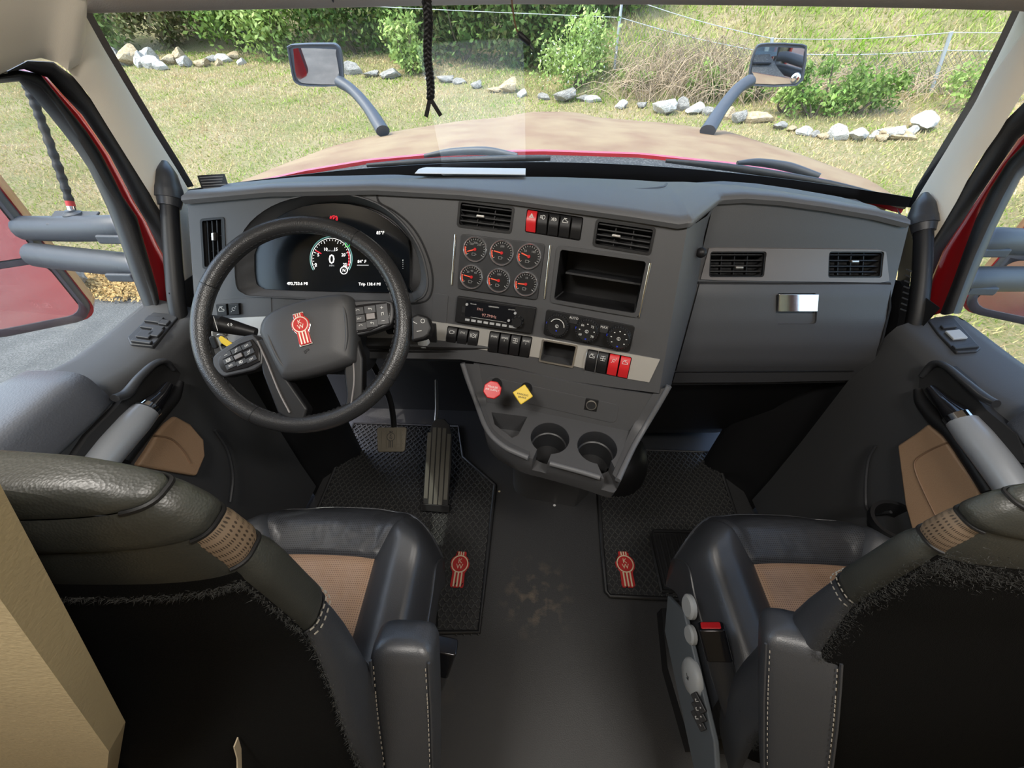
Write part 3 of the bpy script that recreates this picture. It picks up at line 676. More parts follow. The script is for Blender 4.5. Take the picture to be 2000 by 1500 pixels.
tube('gap_line', [SF.hit(*p, off=.0005) for p in ((735, 377), (742, 396), (770, 412), (800, 437), (824, 472), (842, 520), (845, 560), (836, 584), (815, 592), (780, 594))], .0022, 'black_matte', dash, seg=6, sm=5)
disp = thing('digital_instrument_display', Fh @ V((0, -.06, -.04)), 'wide black digital instrument display lit behind the steering wheel', 'display')
pls = Plane(Fh @ V((0, 0, -.034)), Fh.col[2][:3]); Fs = sub(Fh, 0, 0, -.034); ivs = Fs.inverted()
o_s = smooth2([tuple((ivs @ pls.hit(*p))[:2]) for p in scr], 2)
prism('screen', o_s, -.008, 0, Fs, 'screen', disp, bevel=.001)
def at_s(px, py, off=.0006): return Fs @ M.Translation((*(ivs @ pls.hit(px, py))[:2], off))
PXM = (pls.hit(700, 500)-pls.hit(600, 500)).length/100       # metres per pixel on the screen
G = at_s(647, 506)
strokes('dial_ring', [arc(41*PXM, -30, 210, 40)], .0022, G, 'lit_teal', disp); strokes('dial_ring', [arc(38*PXM, -30, 210, 40)], .0008, G, 'lit_white', disp)
tk = [[(r0*PXM*math.cos(a), r0*PXM*math.sin(a)), (36*PXM*math.cos(a), 36*PXM*math.sin(a))] for i in range(26) for a in [math.radians(205-230*i/25)] for r0 in [31 if i % 5 == 0 else 34]]
strokes('dial_ticks', tk, .0008, G, 'lit_white', disp)
strokes('dial_red_zone', [arc(35*PXM, 25, -20, 10)], .0018, G, 'lit_red', disp)
a = math.radians(152); strokes('dial_pointer', [[(22*PXM*math.cos(a), 22*PXM*math.sin(a)), (34*PXM*math.cos(a), 34*PXM*math.sin(a))]], .002, G, 'lit_red', disp)
for t, (px, py) in {'0': (617, 517), '5': (622, 498), '10': (636, 487), '15': (656, 487), '20': (671, 498), '25': (674, 517)}.items(): text('numeral', t, 8*PXM, at_s(px, py), 'lit_white', disp)
text('speed_readout', '0', 25*PXM, at_s(648, 507), 'lit_white', disp); text('lettering', 'MPH', 5*PXM, at_s(648, 519), 'lit_dim', disp); text('lettering', 'RPM x100', 4*PXM, at_s(647, 490), 'lit_dim', disp)
text('odometer', '493,753.6 MI', 8*PXM, at_s(581, 554), 'lit_white', disp); text('trip_readout', 'Trip 138.4 MI', 8*PXM, at_s(722, 555), 'lit_white', disp)
text('temperature_readout', '85°F', 8*PXM, at_s(743, 455), 'lit_white', disp); text('temperature_readout', '84° F', 8*PXM, at_s(707, 511), 'lit_white', disp)
strokes('bar_gauge', [[(-8*PXM, 0), (14*PXM, 0)]], .002, at_s(706, 518), 'lit_dim', disp)
g2 = at_s(672, 528); strokes('gear_badge', [arc(7*PXM, 0, 360, 16)], .0016, g2, 'lit_white', disp); text('gear_letter', 'N', 8*PXM, g2, 'lit_white', disp)
g2 = at_s(652, 427); strokes('warning_lamp', [arc(5*PXM, 0, 360, 12), arc(7*PXM, -40, 40, 4), arc(7*PXM, 140, 220, 4)], .0012, g2, 'lit_red', disp); text('warning_lamp', 'P', 8*PXM, g2, 'lit_red', disp)
strokes('green_lamp', [arc(4*PXM, 0, 360, 10)], .002, at_s(679, 478), 'lit_green', disp)
for i in range(5): strokes('page_dot', [[(0, 0), (.0003, 0)]], .0016 if i == 0 else .0009, at_s(787, 508+i*4), 'lit_white', disp)

mat('ring_metal', (.75, .75, .76), .22, metal=.9)
mat('needle_red', (.75, .10, .05), .4, emit=(1, .12, .05, .25))
# ---- gauge panel: six round gauges
gp = thing('gauge_panel', SF.hit(975, 585), 'dark rectangular panel holding six round chrome-ringed gauges', 'gauge panel')
gc = [(903, 457), (1064, 476), (1051, 586), (893, 563)]
Fg, w_, h_ = SF.quad(gc); prism('backing', rrect(w_, h_, .007), -.012, .0045, Fg, 'charcoal', gp, bevel=.0012)
ivg = Fg.inverted(); plg = Plane(Fg @ V((0, 0, .0045)), Fg.col[2][:3])
GA = [((928, 487), 200, ('150', '200', '250')), ((980, 494), 172, ('', '200', '')), ((1033, 501), 162, ('50', '', '100')), ((921, 541), 172, ('20', '40', '60')), ((974, 548), 172, ('', '200', '')), ((1027, 555), 182, ('', '10', ''))]
for (px, py), ang, nums in GA:
    p = ivg @ plg.hit(px, py); F = sub(Fg, p.x, p.y, .0045); r = .0262
    g = lathe('gauge', [(r*.9, -.001), (r*.9, .001)], F, 'black', gp, seg=32)
    rings = [[F @ V((q*math.cos(2*PI*i/36), q*math.sin(2*PI*i/36), z)) for i in range(36)] for q, z in ((r*1.04, 0), (r*1.03, .004), (r*.97, .006), (r*.90, .004), (r*.88, .001))]
    loft('chrome_ring', rings, 'ring_metal', g, caps=False, smooth=70)
    f2 = sub(F, 0, 0, .0012)
    strokes('dial_ticks', [[(q*r*math.cos(a), q*r*math.sin(a)), (.84*r*math.cos(a), .84*r*math.sin(a))] for i in range(19) for a in [math.radians(215-250*i/18)] for q in [.68 if i % 6 == 0 else .76]], .0006, f2, 'print_white', g)
    strokes('red_zone', [arc(r*.83, 172, 210, 8)], .002, f2, 'needle_red', g)
    for t, a in zip(nums, (130, 90, 50)):
        if t: text('numeral', t, .0062, sub(f2, .52*r*math.cos(math.radians(a)), .52*r*math.sin(math.radians(a)), .0002), 'print_grey', g)
    strokes('dial_symbol', [[(-.004, -.002), (.003, -.002), (.003, .003), (-.004, .003), (-.004, -.002)], [(.003, .001), (.006, .001)]], .0007, sub(f2, -.002, -.011), 'print_grey', g)
    a = math.radians(ang); f3 = sub(f2, 0, 0, .001, a); box('needle', sub(f3, r*.3), r*.75, .0022, .0008, 'needle_red', g); lathe('needle_hub', [(.0035, 0), (.003, .0022)], f2, 'red_plastic', g, seg=12)

# ---- radio
rd = thing('radio', SF.hit(965, 640), 'black truck radio with dim display, knob and a row of preset buttons', 'radio')
rc = [(897, 578), (1047, 599), (1041, 651), (889, 626)]
F, w_, h_ = SF.quad(rc); box('body', F, w_, h_, .02, 'black', rd, bevel=.002, z0=-.01); f2 = sub(F, 0, 0, .0102)
box('display_glass', sub(f2, -.012, .006, -.0002), w_*.62, h_*.62, .0012, 'black_gloss', rd); f3 = sub(f2, 0, 0, .0012)
text('readout', 'FM1', .0085, sub(f3, -.035, .008), 'lit_amber', rd); text('readout', '97.7MHz', .0095, sub(f3, -.012, -.004), 'lit_amber', rd)
text('lettering', 'KENWORTH', .0042, sub(f3, -.004, .0185), 'print_white', rd); text('lettering', 'Bluetooth', .0035, sub(f3, -.052, .0185), 'print_white', rd); text('lettering', '((SiriusXM))', .0032, sub(f3, .038, .0185), 'print_white', rd)
for i in range(8):
    wb = .011 if i < 7 else .018; box('preset_button', sub(f2, -.062+i*.0148+(.005 if i == 7 else 0), -.0205), wb, .0055, .003, 'button_grey', rd, bevel=.0008)
for x, y in ((-.067, .0155), (.047, .012), (.035, -.007)): lathe('round_button', [(.0032, 0), (.003, .003)], sub(f2, x, y), 'button_grey', rd, seg=14)
kn = lathe('volume_knob', [(.0135, 0), (.013, .006), (.0115, .014), (.0105, .0155)], sub(f2, .056, -.0055), 'black', rd, seg=28)
for i in range(9):
    a = 2*PI*i/9; box('knob_rib', sub(f2, .056+.0128*math.cos(a), -.0055+.0128*math.sin(a), 0, a), .002, .003, .011, 'charcoal', kn)
box('usb_port', sub(f2, -.074, .002), .0075, .014, .001, 'black_matte', rd); strokes('lettering', [[(-.055, 0), (.03, 0)]], .0005, sub(f3, 0, -.0125), 'print_white', rd)
for x, y in ((.073, .018), (-.078, -.012), (-.07, -.012)): lathe('screw', [(.0012, 0), (.001, .0008)], sub(f2, x, y), 'black_matte', rd, seg=8)

# ---- climate control
cl = thing('climate_control', SF.hit(1150, 668), 'black climate control panel with three round ribbed knobs', 'climate control')
F, w_, h_ = SF.quad([(1069, 604), (1239, 636), (1231, 688), (1060, 653)]); prism('panel', rrect(w_, h_, .006), -.012, .003, F, 'black', cl, bevel=.0012)
plc = Plane(F @ V((0, 0, .003)), F.col[2][:3]); ivc = F.inverted()
for (px, py), kind in (((1091, 633), 0), ((1148, 643), 1), ((1209, 657), 2)):
    p = ivc @ plc.hit(px, py); f2 = sub(F, p.x, p.y, .003); R_ = .026
    k = lathe('knob', [(R_, 0), (R_, .004), (R_*.93, .006), (R_*.9, .019), (R_*.82, .0215), (R_*.2, .0205)], f2, 'black', cl, seg=40)
    for i in range(28):
        a = 2*PI*i/28; box('rib', sub(f2, R_*.9*math.cos(a), R_*.9*math.sin(a), .006, a), .003, .0022, .013, 'charcoal', k)
    f3 = sub(f2, 0, 0, .0216)
    if kind == 0: strokes('scale_arc', [arc(R_*.62, 150, 0, 12)], .0016, f3, 'print_white', k)
    else:
        for i in range(7):
            a = math.radians(215-250*i/6)
            if kind == 1 and i % 2 == 0: text('numeral', ('60', '66', '72', '78')[i//2], .007, sub(f3, R_*.62*math.cos(a), R_*.62*math.sin(a)), 'print_white', k)
            else: strokes('scale_mark', [[(-.001, 0), (.001, 0)]], .0018, sub(f3, R_*.62*math.cos(a), R_*.62*math.sin(a)), 'print_white', k)
    strokes('centre_symbol', [arc(.0035, 0, 360, 8), [(0, -.0035), (0, .0035)]], .0009, f3, 'print_white', k)
    strokes('blue_mark', [[(-.001, 0), (.001, 0)]], .0026, sub(f3, *((0, -R_*.66) if kind else (0, -R_*.4))), 'blue', k)
    box('blue_pointer', sub(f2, -R_*.99, 0, .004), .003, .005, .004, 'blue', k)
for (px, py), t in (((1121, 622), 'AUTO'), ((1180, 640), 'MAX')):
    p = ivc @ plc.hit(px, py); f2 = sub(F, p.x, p.y, .003); b = box('push_button', sub(f2, 0, -.003), .019, .018, .002, 'charcoal', cl, bevel=.0008); text('lettering', t, .0075, sub(f2, 0, .001, .0023), 'print_white', b)

def pad_z(y): return float(np.interp(y, [.85, .97, 1.313], [1.181, 1.181, 1.07]))
# ---- soft top pad
xa = lipA[:-1] + [(1345, 438), (1366, 418), (1400, 394), (1450, 391), (1520, 396), (1600, 407), (1700, 424), (1764, 440)]
xb = [(368, 373, .93), (530, 358, .95), (735, 350, .95), (900, 345, .97), (1000, 345, .97), (1100, 346, .97), (1230, 351, .98), (1290, 355, .98), (1312, 355, .98), (1335, 355, .98), (1385, 358, .97), (1440, 362, .97), (1515, 372, .96), (1600, 387, .95), (1700, 409, .95), (1772, 427, .95)]
R = [[] for _ in range(9)]
N = 90
for i in range(N+1):
    f = i/N*(len(xa)-1); j = min(int(f), len(xa)-2); k = f-j
    a = tuple(lerp(p, q, k) for p, q in zip(xa[j], xa[j+1])); b = tuple(lerp(p, q, k) for p, q in zip(xb[j], xb[j+1]))
    pa = SF.hit(*a) if a[0] < 1344 else (SP.hit(*a) if a[0] >= 1400 else SF.hit(1343, 440).lerp(SP.hit(1400, 394), (a[0]-1343)/57))
    pb = U(b[0], b[1], Y=b[2]); n = SF.nrm(pa) if a[0] < 1344 else SP.nrm(pa)
    n = V((n.x, n.y, 0)).normalized()
    e = pa + n*.010
    R[0].append(pa + V((0, .02, -.006))); R[1].append(e + V((0, 0, -.002))); R[2].append(e + n*.004 + V((0, 0, .008))); R[3].append(e + V((0, .002, .014))); R[4].append(pa + V((0, .014, .016)))
    R[5].append((pa+V((0, .014, .016))).lerp(pb, .5) + V((0, 0, .002))); R[6].append(pb)
    g = WS(max(-1, min(1, pb.x/.97)), .02) + V((0, -.012, -.004)); R[7].append(pb.lerp(g, .5) + V((0, 0, -.004))); R[8].append(g)
pad = sheet('top_pad', R, 'dash_pad', dash, smooth=50)
tube('pad_groove', [U(1050, 362, Y=.93), U(1150, 366, Y=.92), U(1240, 371, Y=.91), U(1290, 367, Y=.93), U(1302, 360, Y=.965)], .0035, 'dash', dash, seg=6, sm=5)
# ---- right flank of the centre stack
edge0 = [SF.hit(*[lerp(p, q, v/10) for p, q in zip((1343, 440), (1287, 768))]) for v in range(11)]
edge1 = [SP.hit(*poly([(1400, 394), (1378, 440), (1362, 560), (1312, 748)], v/10)) for v in range(11)]
sheet('stack_side', [edge0, [a.lerp(b, .12)+V((.008, -.004, 0)) for a, b in zip(edge0, edge1)], [a.lerp(b, .4)+V((.012, -.004, 0)) for a, b in zip(edge0, edge1)], edge1], 'dash', dash, smooth=60)
# ---- passenger side: upper hood, trim strip, glove box
pf = slab('passenger_panel', SP, [(1395, 393), (1450, 390), (1520, 395), (1600, 406), (1700, 423), (1775, 442)], [(1308, 752), (1500, 750), (1700, 745)], 40, 30, (0, .12, 0), 'dash', dash)
cuts = []
slab_b = slab('bronze_trim', SP, [(1383, 485), (1400, 484), (1600, 486), (1715, 487), (1728, 492)], [(1367, 545), (1400, 547), (1600, 550), (1720, 552), (1734, 548)], 40, 4, (0, .012, 0), 'bronze', dash, off=.004)
vent(SP, [(1387, 491), (1495, 491), (1491, 541), (1382, 541)], 4, 3, (.1, -.25))
vent(SP, [(1620, 491), (1722, 491), (1722, 542), (1612, 542)], 4, 3, (0, .25))
cut(pf, cuts); cut(slab_b, cuts)
cuts = []
gl = slab('glove_box_door', SP, [(1364, 556), (1500, 557), (1700, 556), (1737, 557)], [(1313, 744), (1500, 743), (1680, 739), (1698, 735)], 40, 20, (0, .02, 0), 'dash', dash, off=.006)
recess(SP, [(1512, 572), (1594, 572), (1590, 632), (1512, 632)], .012, .008)
cut(gl, cuts)
F, w_, h_ = SP.quad([(1515, 573), (1593, 573), (1590, 607), (1514, 607)]); box('latch_handle', sub(F, 0, 0, .006), w_, h_, .006, 'chrome', gl, bevel=.0015)
tube('gap_line', [SP.hit(*p, off=.002) for p in ((1362, 552), (1500, 554), (1736, 554), (1736, 600), (1722, 660), (1705, 705), (1690, 742))], .003, 'black_matte', dash, seg=6)
# dash end on the passenger side with its saw-tooth defrost slot
sheet('dash_end', [[SP.hit(*p) + V((k*.02, k*.05, 0)) for p in ((1775, 440), (1783, 470), (1780, 520), (1775, 580), (1765, 640), (1740, 700), (1708, 745))] for k in (0, .4, 1, 2)], 'dash', dash, smooth=60)
for i in range(8): box('slot_tooth', frame(U(1775-i*1.6, 528+i*11, X=.815), (0, 1, 0), (-.5, -.85, .1)), .012, .0025, .002, 'black_matte', dash)
# ---- lower panels
xs = [-.86, -.6, -.35, -.12]
sheet('knee_panel', [[V((x, y, z)) for x in xs] for y, z in ((.715, .875), (.735, .835), (.80, .80), (.93, .66), (1.08, .5), (1.2, .42))], 'dash_low', dash, smooth=60, thick=(0, .03, .01))
box('knee_slot', frame((-.33, .728, .848), (1, 0, 0), (0, -.9, -.3)), .26, .018, .004, 'black_matte', dash)
xs = [.22, .4, .6, .84]
sheet('lower_panel', [[V((x, y+.04*(x-.6), z)) for x in xs] for y, z in ((.775, .765), (.792, .745), (.815, .70), (.90, .5), (.99, .25), (1.1, .08), (1.2, 0))], 'black', dash, smooth=60, thick=(0, .03, .01))
# ---- phone mount ball on the flank
bmn = thing('ball_mount', U(1350, 515, Y=.785), 'black round ball mount screwed to the side of the dashboard', 'mount')
F = frame(U(1349, 491, Y=.775), (0, 0, 1), (.8, -.55, .15)); lathe('base_plate', [(.026, -.012), (.026, .002), (.022, .004), (.008, .005)], F, 'black', bmn, seg=24)
lathe('ball', [(.004, .003), (.004, .012)] + [(.0105*math.sin(a), .021-.0105*math.cos(a)) for a in [math.radians(d_) for d_ in range(25, 181, 12)]], F, 'black', bmn, seg=20, smooth=70)
for i in range(5): lathe('screw', [(.0025, .004), (.002, .0052)], sub(F, .019*math.cos(i*1.257+.3), .019*math.sin(i*1.257+.3)), 'button_grey', bmn, seg=8)
lathe('screw_hole', [(.004, -.002), (.004, .001), (.002, 0)], frame(U(1337, 536, Y=.752), (0, 0, 1), (.8, -.55, .15)), 'black_matte', dash, seg=10)

# ================================================================== CENTRE CONSOLE
con = thing('centre_console', (.08, .78, 0), 'dark grey centre console with two cup holders below the dashboard', 'console')
tray = [(944, 786), (1000, 795), (1060, 805), (1150, 823), (1242, 842), (1236, 872), (1222, 905), (1207, 938), (1192, 940), (1140, 923), (1060, 901), (1030, 894), (985, 874), (957, 850), (946, 820)]
o = [U(*p, z=.735) for p in tray]; tgt = V((.085, .86, 0))
def ring(z, k, grow=0):
    c = sum(o, V((0, 0, 0)))/len(o); r = []
    for p in o:
        q = V((p.x, p.y, z)); q += (q-V((c.x, c.y, z))).normalized()*grow; r.append(V((lerp(q.x, tgt.x+(q.x-c.x)*.8, k), lerp(q.y, tgt.y+(q.y-c.y)*.35, k), z)))
    return [tuple(v) for v in catmull(r+[r[0]], 3)[:-1]]
body = loft('console_body', [[V(p) for p in ring(z, k, g)] for z, k, g in ((0, .85, 0), (.25, .8, 0), (.48, .55, 0), (.59, .25, 0), (.648, .05, 0), (.664, .01, .002), (.70, 0, .004), (.732, 0, .003), (.737, 0, 0))], 'dash', con, smooth=45)
cc, cc2 = [], []
CUPS = (((1074, 856), (1052, 908)), ((1166, 874), (1194, 934)))
def cup_frame(p, e):
    c, d = U(*p, z=.735), U(*e, z=.735); d = c-d; return frame(c, (d.y, -d.x, 0), (0, 0, 1))
for p, e in CUPS:
    F = cup_frame(p, e); cc.append(prismgeo(circ(.046, 32), -.09, .05, F)); cc2.append(boxgeo(sub(F, 0, -.07), .034, .14, .09, -.04))
bn = [(960, 806), (1030, 815), (1012, 851), (1000, 856), (966, 830)]
q = [U(*p, z=.735) for p in bn]; F0 = frame((0, 0, .735), (1, 0, 0), (0, 0, 1)); cc.append(prismgeo([(p.x, p.y) for p in q], -.06, .05, F0))
cut(body, cc); cut(body, cc2)
for p, e in CUPS:
    F = cup_frame(p, e)
    n = 40; ang = [math.radians(-90+25+310*i/n) for i in range(n+1)]
    rows = [[F @ V((r*math.cos(a), r*math.sin(a), z)) for a in ang] for r, z in ((.047, .001), (.0455, .0015), (.0445, -.001), (.0435, -.035), (.0405, -.037), (.0395, -.088))]
    sheet('cup_holder', rows, 'charcoal', con, smooth=40); lathe('cup_floor', [(.043, -.0885), (.043, -.085)], F, 'black_matte', con, seg=32)
# valve panel between tray and dash
YV = lambda x, z: .632+.43*(z-.745)-.24*(x-.02)
SV = Surf(YV)
sheet('valve_panel', [[SV.hit(*[lerp(a, b, v/6) for a, b in zip(poly([(925, 712), (1000, 722), (1100, 744), (1200, 762), (1290, 772)], i/14), poly([(946, 788), (1060, 808), (1150, 826), (1246, 846)], i/14))]) for i in range(15)] for v in range(7)], 'dash', con, thick=(0, .05, 0))
F, w_, h_ = SV.quad([(950, 735), (1212, 790), (1200, 828), (950, 768)]); prism('valve_plate', rrect(w_, h_, .012), -.002, .0015, F, 'dash', con, bevel=.0006)
# side wings rising to the dash, edged by one rounded rim
RIM_L = [(905, 708), (916, 742), (930, 785), (945, 826), (960, 851), (986, 873), (1008, 884), (1032, 894)]; RIM_R = [(1207, 938), (1222, 905), (1240, 868), (1262, 828), (1288, 784), (1306, 752)]
INN_L = [(936, 712), (942, 745), (950, 785), (956, 822), (968, 843), (992, 862), (1012, 872), (1034, 882)]; INN_R = [(1196, 926), (1208, 898), (1222, 862), (1238, 828), (1262, 790), (1278, 764)]
def con_pt(p, off=0):
    a, b = U(*p, z=.737+off), SV.hit(*p, off=off); return b if b.z > .737 else a
for rim, inn, sg in ((RIM_L, INN_L, -1), (RIM_R, INN_R, 1)):
    a = catmull([con_pt(p, .0012) for p in inn], 4); b = catmull([con_pt(p, .006) for p in rim], 4)
    sheet('wing', [a, [p.lerp(q, .5)+V((0, -.002, .002)) for p, q in zip(a, b)], b, [p+V((sg*.003, .012, -.03)) for p in b], [p+V((sg*.002, .07, -.08)) for p in b]], 'dash', con, smooth=60)
    tube('rim', b, .0065, 'dash_pad', con, seg=10)
tube('rim', catmull([con_pt(p, .004) for p in ((1074, 905), (1100, 912), (1140, 923), (1172, 933))], 4), .006, 'dash_pad', con, seg=10)
def valve(px, py, shape, r, m, lines, label):
    n = V((.0, -.62, .78)).normalized(); c = U(px, py, t=.875); F = frame(c, (1, -.12, -.12), n)
    base = SV.hit(px+8, py-12)
    t = thing('valve_knob', base, label, 'knob')
    tube('stem', [base, c], [.009, .008], m, t, seg=12); tube('boot', [base+V((0, .004, 0)), base.lerp(c, .35)], [.015, .012], 'black', t, seg=14)
    k = prism('cap', [(r*math.cos(a), r*math.sin(a)) for a in shape], 0, .009, F, m, t, bevel=.0025)
    for i, s_ in enumerate(lines): s_ and text('lettering', s_, .0062, sub(F, 0, .006-i*.0065, .0093), 'white' if m == 'red_plastic' else 'black', k)
valve(962, 762, [2*PI*(i+.5)/8 for i in range(8)], .0215, 'red_plastic', ['TRAILER', 'AIR SUPPLY'], 'red octagonal valve knob on the centre console')
valve(1021, 771, [2*PI*i/4 for i in range(4)], .024, 'yellow', ['', 'PARKING', 'BRAKE'], 'yellow diamond valve knob on the centre console')
F = frame(SV.hit(1155, 790), (1, -.2, 0), SV.nrm(SV.hit(1155, 790))); so_ = box('power_socket', F, .03, .03, .004, 'black', con, bevel=.001)
lathe('socket_ring', [(.0125, .004), (.0125, .006), (.0105, .0065), (.0105, -.012)], F, 'steel', so_, caps=False); lathe('socket_well', [(.0105, .0042), (.0, .0043)], F, 'black_matte', so_, caps=False)
# paper lying on the dash top
pp = thing('paper_sheet', U(930, 352, Y=1.05), 'blank white sheet of paper lying on the dashboard top', 'paper')
R = []
for i in range(9):
    r = []
    for j in range(9):
        f = i/8; e = U(lerp(822, 1026, j/8), 352, Y=1.0); y = lerp(.955, 1.272, f); r.append(V((e.x, y, pad_z(y)+.007+.014*math.sin(PI*f))))
    R.append(r)
sheet('sheet', R, 'paper', pp, thick=(0, 0, .0008))
# dark warning sticker standing on the left dash end
stk = thing('warning_sticker', U(420, 362, Y=1.0), 'dark grey warning sticker standing behind the left dash end', 'sticker')
F = frame(U(417, 356, Y=1.02), (1, -.25, .14), (-.1, -.9, .3)); box('label', F, .078, .034, .001, 'charcoal', stk)
strokes('lettering', [[(-.033, .012-i*.006), (.033-.004*(i % 3), .012-i*.006)] for i in range(5)], .0015, sub(F, 0, 0, .0011), 'print_grey', stk)
# ================================================================== EMBLEM (red badge with ring, two letters and stripes)
def emblem(F, H, parent, base_m, mark_m, h=.004):
    """F: frame with y up along the badge, H total height; returns base"""
    k = H/78.
    out = []
    half = [(0, 39), (10, 39), (12, 37), (12, 29), (16, 26), (20, 21), (22, 14), (22, 8), (20, 1), (16, -4), (14, -8), (15, -34), (13, -39), (0, -39)]
    pts = half + [(-x, y) for x, y in reversed(half[1:-1])]
    b = prism('badge', [(x*k, y*k) for x, y in pts], 0, h, F, base_m, parent, bevel=h*.25)
    f = sub(F, 0, 0, h)
    rows = [[f @ V((r*k*math.cos(2*PI*i/32), 11*k+r*k*math.sin(2*PI*i/32), z)) for i in range(32)] for r, z in ((19.2, 0), (19.2, .0006), (16.8, .0006), (16.8, 0))]
    loft('ring', rows, mark_m, b, caps=False, smooth=30)
    text('letter', 'K', 15*k, sub(f, 0, 17*k, .0004), mark_m, b, ext=.0004); text('letter', 'W', 15*k, sub(f, 0, 5*k, .0004), mark_m, b, ext=.0004)
    for x in (-7.5, 0, 7.5): box('stripe', sub(f, x*k*1.0, -22*k), 3.2*k, 30*k, .0008, mark_m, b)
    for x in (-5.5, 0, 5.5): box('stripe', sub(f, x*k, 34*k), 2.6*k, 8*k, .0008, mark_m, b)
    return b
# ================================================================== STEERING WHEEL
a_, yw = math.radians(48), math.radians(3)
nW = V((math.sin(yw)*math.cos(a_), -math.cos(yw)*math.cos(a_), math.sin(a_)))
cW = V((-.516, .65, .986)); FWH = frame(cW, (math.cos(yw), math.sin(yw), 0), nW)
sw = thing('steering_wheel', cW, 'black leather steering wheel with red badge and button spokes', 'steering wheel')
PW = Plane(cW, nW); ivW = FWH.inverted()
def wp(px, py, off=0):
    p = ivW @ PW.hit(px, py, off); return (p.x, p.y)
RR, rr = .2135, .0185
def rimseg(a0, a1, m, n=20):
    rings = []
    for i in range(n+1):
        a = lerp(a0, a1, i/n); c = V((RR*math.cos(a), RR*math.sin(a), 0)); er = V((math.cos(a), math.sin(a), 0))
        rings.append([FWH @ (c + er*rr*math.cos(t)*1.0 + V((0, 0, rr*.92*math.sin(t)))) for t in [2*PI*j/16 for j in range(16)]])
    return loft('rim', rings, m, sw, smooth=60)
seams = sorted([math.atan2(*reversed(wp(*p))) % (2*PI) for p in ((702, 458), (396, 553), (504, 800), (758, 735))])
for i, s0 in enumerate(seams):
    s1 = seams[(i+1) % 4] + (2*PI if i == 3 else 0)
    rimseg(s0+.004, s1-.004, 'leather_wheel', 28)
    c = V((RR*math.cos(s0), RR*math.sin(s0), 0)); er = V((math.cos(s0), math.sin(s0), 0))
    tube('rim_seam', [FWH @ (c + er*(rr-.0008)*math.cos(t) + V((0, 0, (rr-.0008)*.92*math.sin(t)))) for t in [2*PI*j/20 for j in range(21)]], .0014, 'black', sw, seg=6)
st_ = []
for i in range(120):
    a = 2*PI*i/120; b = a+.030; st_.append(boxgeo(frame(FWH @ V(((RR-rr+.0005)*math.cos(a), (RR-rr+.0005)*math.sin(a), .006)), FWH.to_3x3() @ V((-math.sin(a), math.cos(a), .25)), FWH.to_3x3() @ V((-math.cos(a), -math.sin(a), .4))), .006, .0012, .001))
joined('stitching', st_, 'charcoal', sw)
def wprism(name, px, z0, z1, m, bevel=.004, parent=sw, off=None, seg=3, sm=0):
    o = [wp(*p, off=(z1 if off is None else off)) for p in px]
    if sm: o = smooth2(o, sm)
    return prism(name, o, z0, z1, FWH, m, parent, bevel=bevel, seg=seg)
# lower spokes
wprism('spoke', [(500, 664), (515, 660), (560, 740), (600, 798), (592, 822), (560, 818), (541, 806), (512, 730)], -.018, .010, 'black', .005)
wprism('spoke', [(676, 640), (694, 650), (708, 700), (708, 770), (690, 795), (672, 803), (676, 770), (671, 726)], -.018, .010, 'black', .005)
wprism('spoke_bridge', [(556, 800), (592, 818), (640, 812), (700, 786), (712, 796), (650, 826), (588, 832), (550, 818)], -.016, .008, 'black', .005)
tube('spoke_edge', [FWH @ V((*wp(*p, off=.011), .011)) for p in ((503, 666), (522, 708), (545, 765), (566, 806))], .0022, 'bronze', sw, seg=6, sm=5)
tube('spoke_edge', [FWH @ V((*wp(*p, off=.011), .011)) for p in ((679, 650), (688, 690), (692, 740), (686, 790))], .0022, 'bronze', sw, seg=6, sm=5)
# button pods
def pod(outer, inner, grid_px, keys, rot):
    p = wprism('spoke_pod', outer, -.016, .012, 'charcoal', .004, sm=3)
    q = wprism('pod_face', inner, .010, .0145, 'black_gloss', .001, sm=2)
    TL, TR, BR, BL = grid_px; c = [V((*wp(*t, off=.0145), 0)) for t in grid_px]
    for r in range(3):
        for k in range(3):
            u_, v_ = (k+.5)/3, (r+.5)/3; pos = c[0].lerp(c[1], u_).lerp(c[3].lerp(c[2], u_), v_)
            ex = (c[1]-c[0]); wd = ex.length/3*.93; hg = (c[3]-c[0]).length/3*.9
            f = sub(FWH, pos.x, pos.y, .0145, math.atan2(ex.y, ex.x))
            key = keys[r*3+k]
            if key == 'scroll':
                b = box('scroll_wheel', f, wd*.8, hg*.9, .004, 'bronze', q, bevel=.0015); continue
            b = box('button', f, wd, hg, .0015, 'charcoal', q, bevel=.0005)
            if key in ICON: icon(key, .0042, sub(f, 0, 0, .0016), b)
            elif key: text('lettering', key, .0055, sub(f, 0, 0, .0018), 'print_white', b)
pod([(414, 698), (432, 682), (494, 652), (512, 712), (452, 733), (432, 734), (416, 715)], [(426, 700), (440, 687), (492, 662), (507, 706), (452, 725), (436, 726), (427, 712)], [(430, 693), (490, 664), (504, 705), (444, 722)], ['minus', 'fan', 'LIM', 'ring', 'scroll', 'fan', 'RES', 'lamp', 'LIM'], 0)
pod([(672, 592), (690, 587), (755, 586), (768, 598), (766, 628), (750, 640), (694, 656), (690, 640)], [(684, 602), (690, 597), (752, 590), (762, 600), (758, 628), (748, 634), (697, 650)], [(686, 602), (757, 593), (760, 630), (696, 648)], ['phone', 'arrow', 'plus', 'SRC', 'scroll', 'note', 'phone', 'arrow', 'minus'], 0)
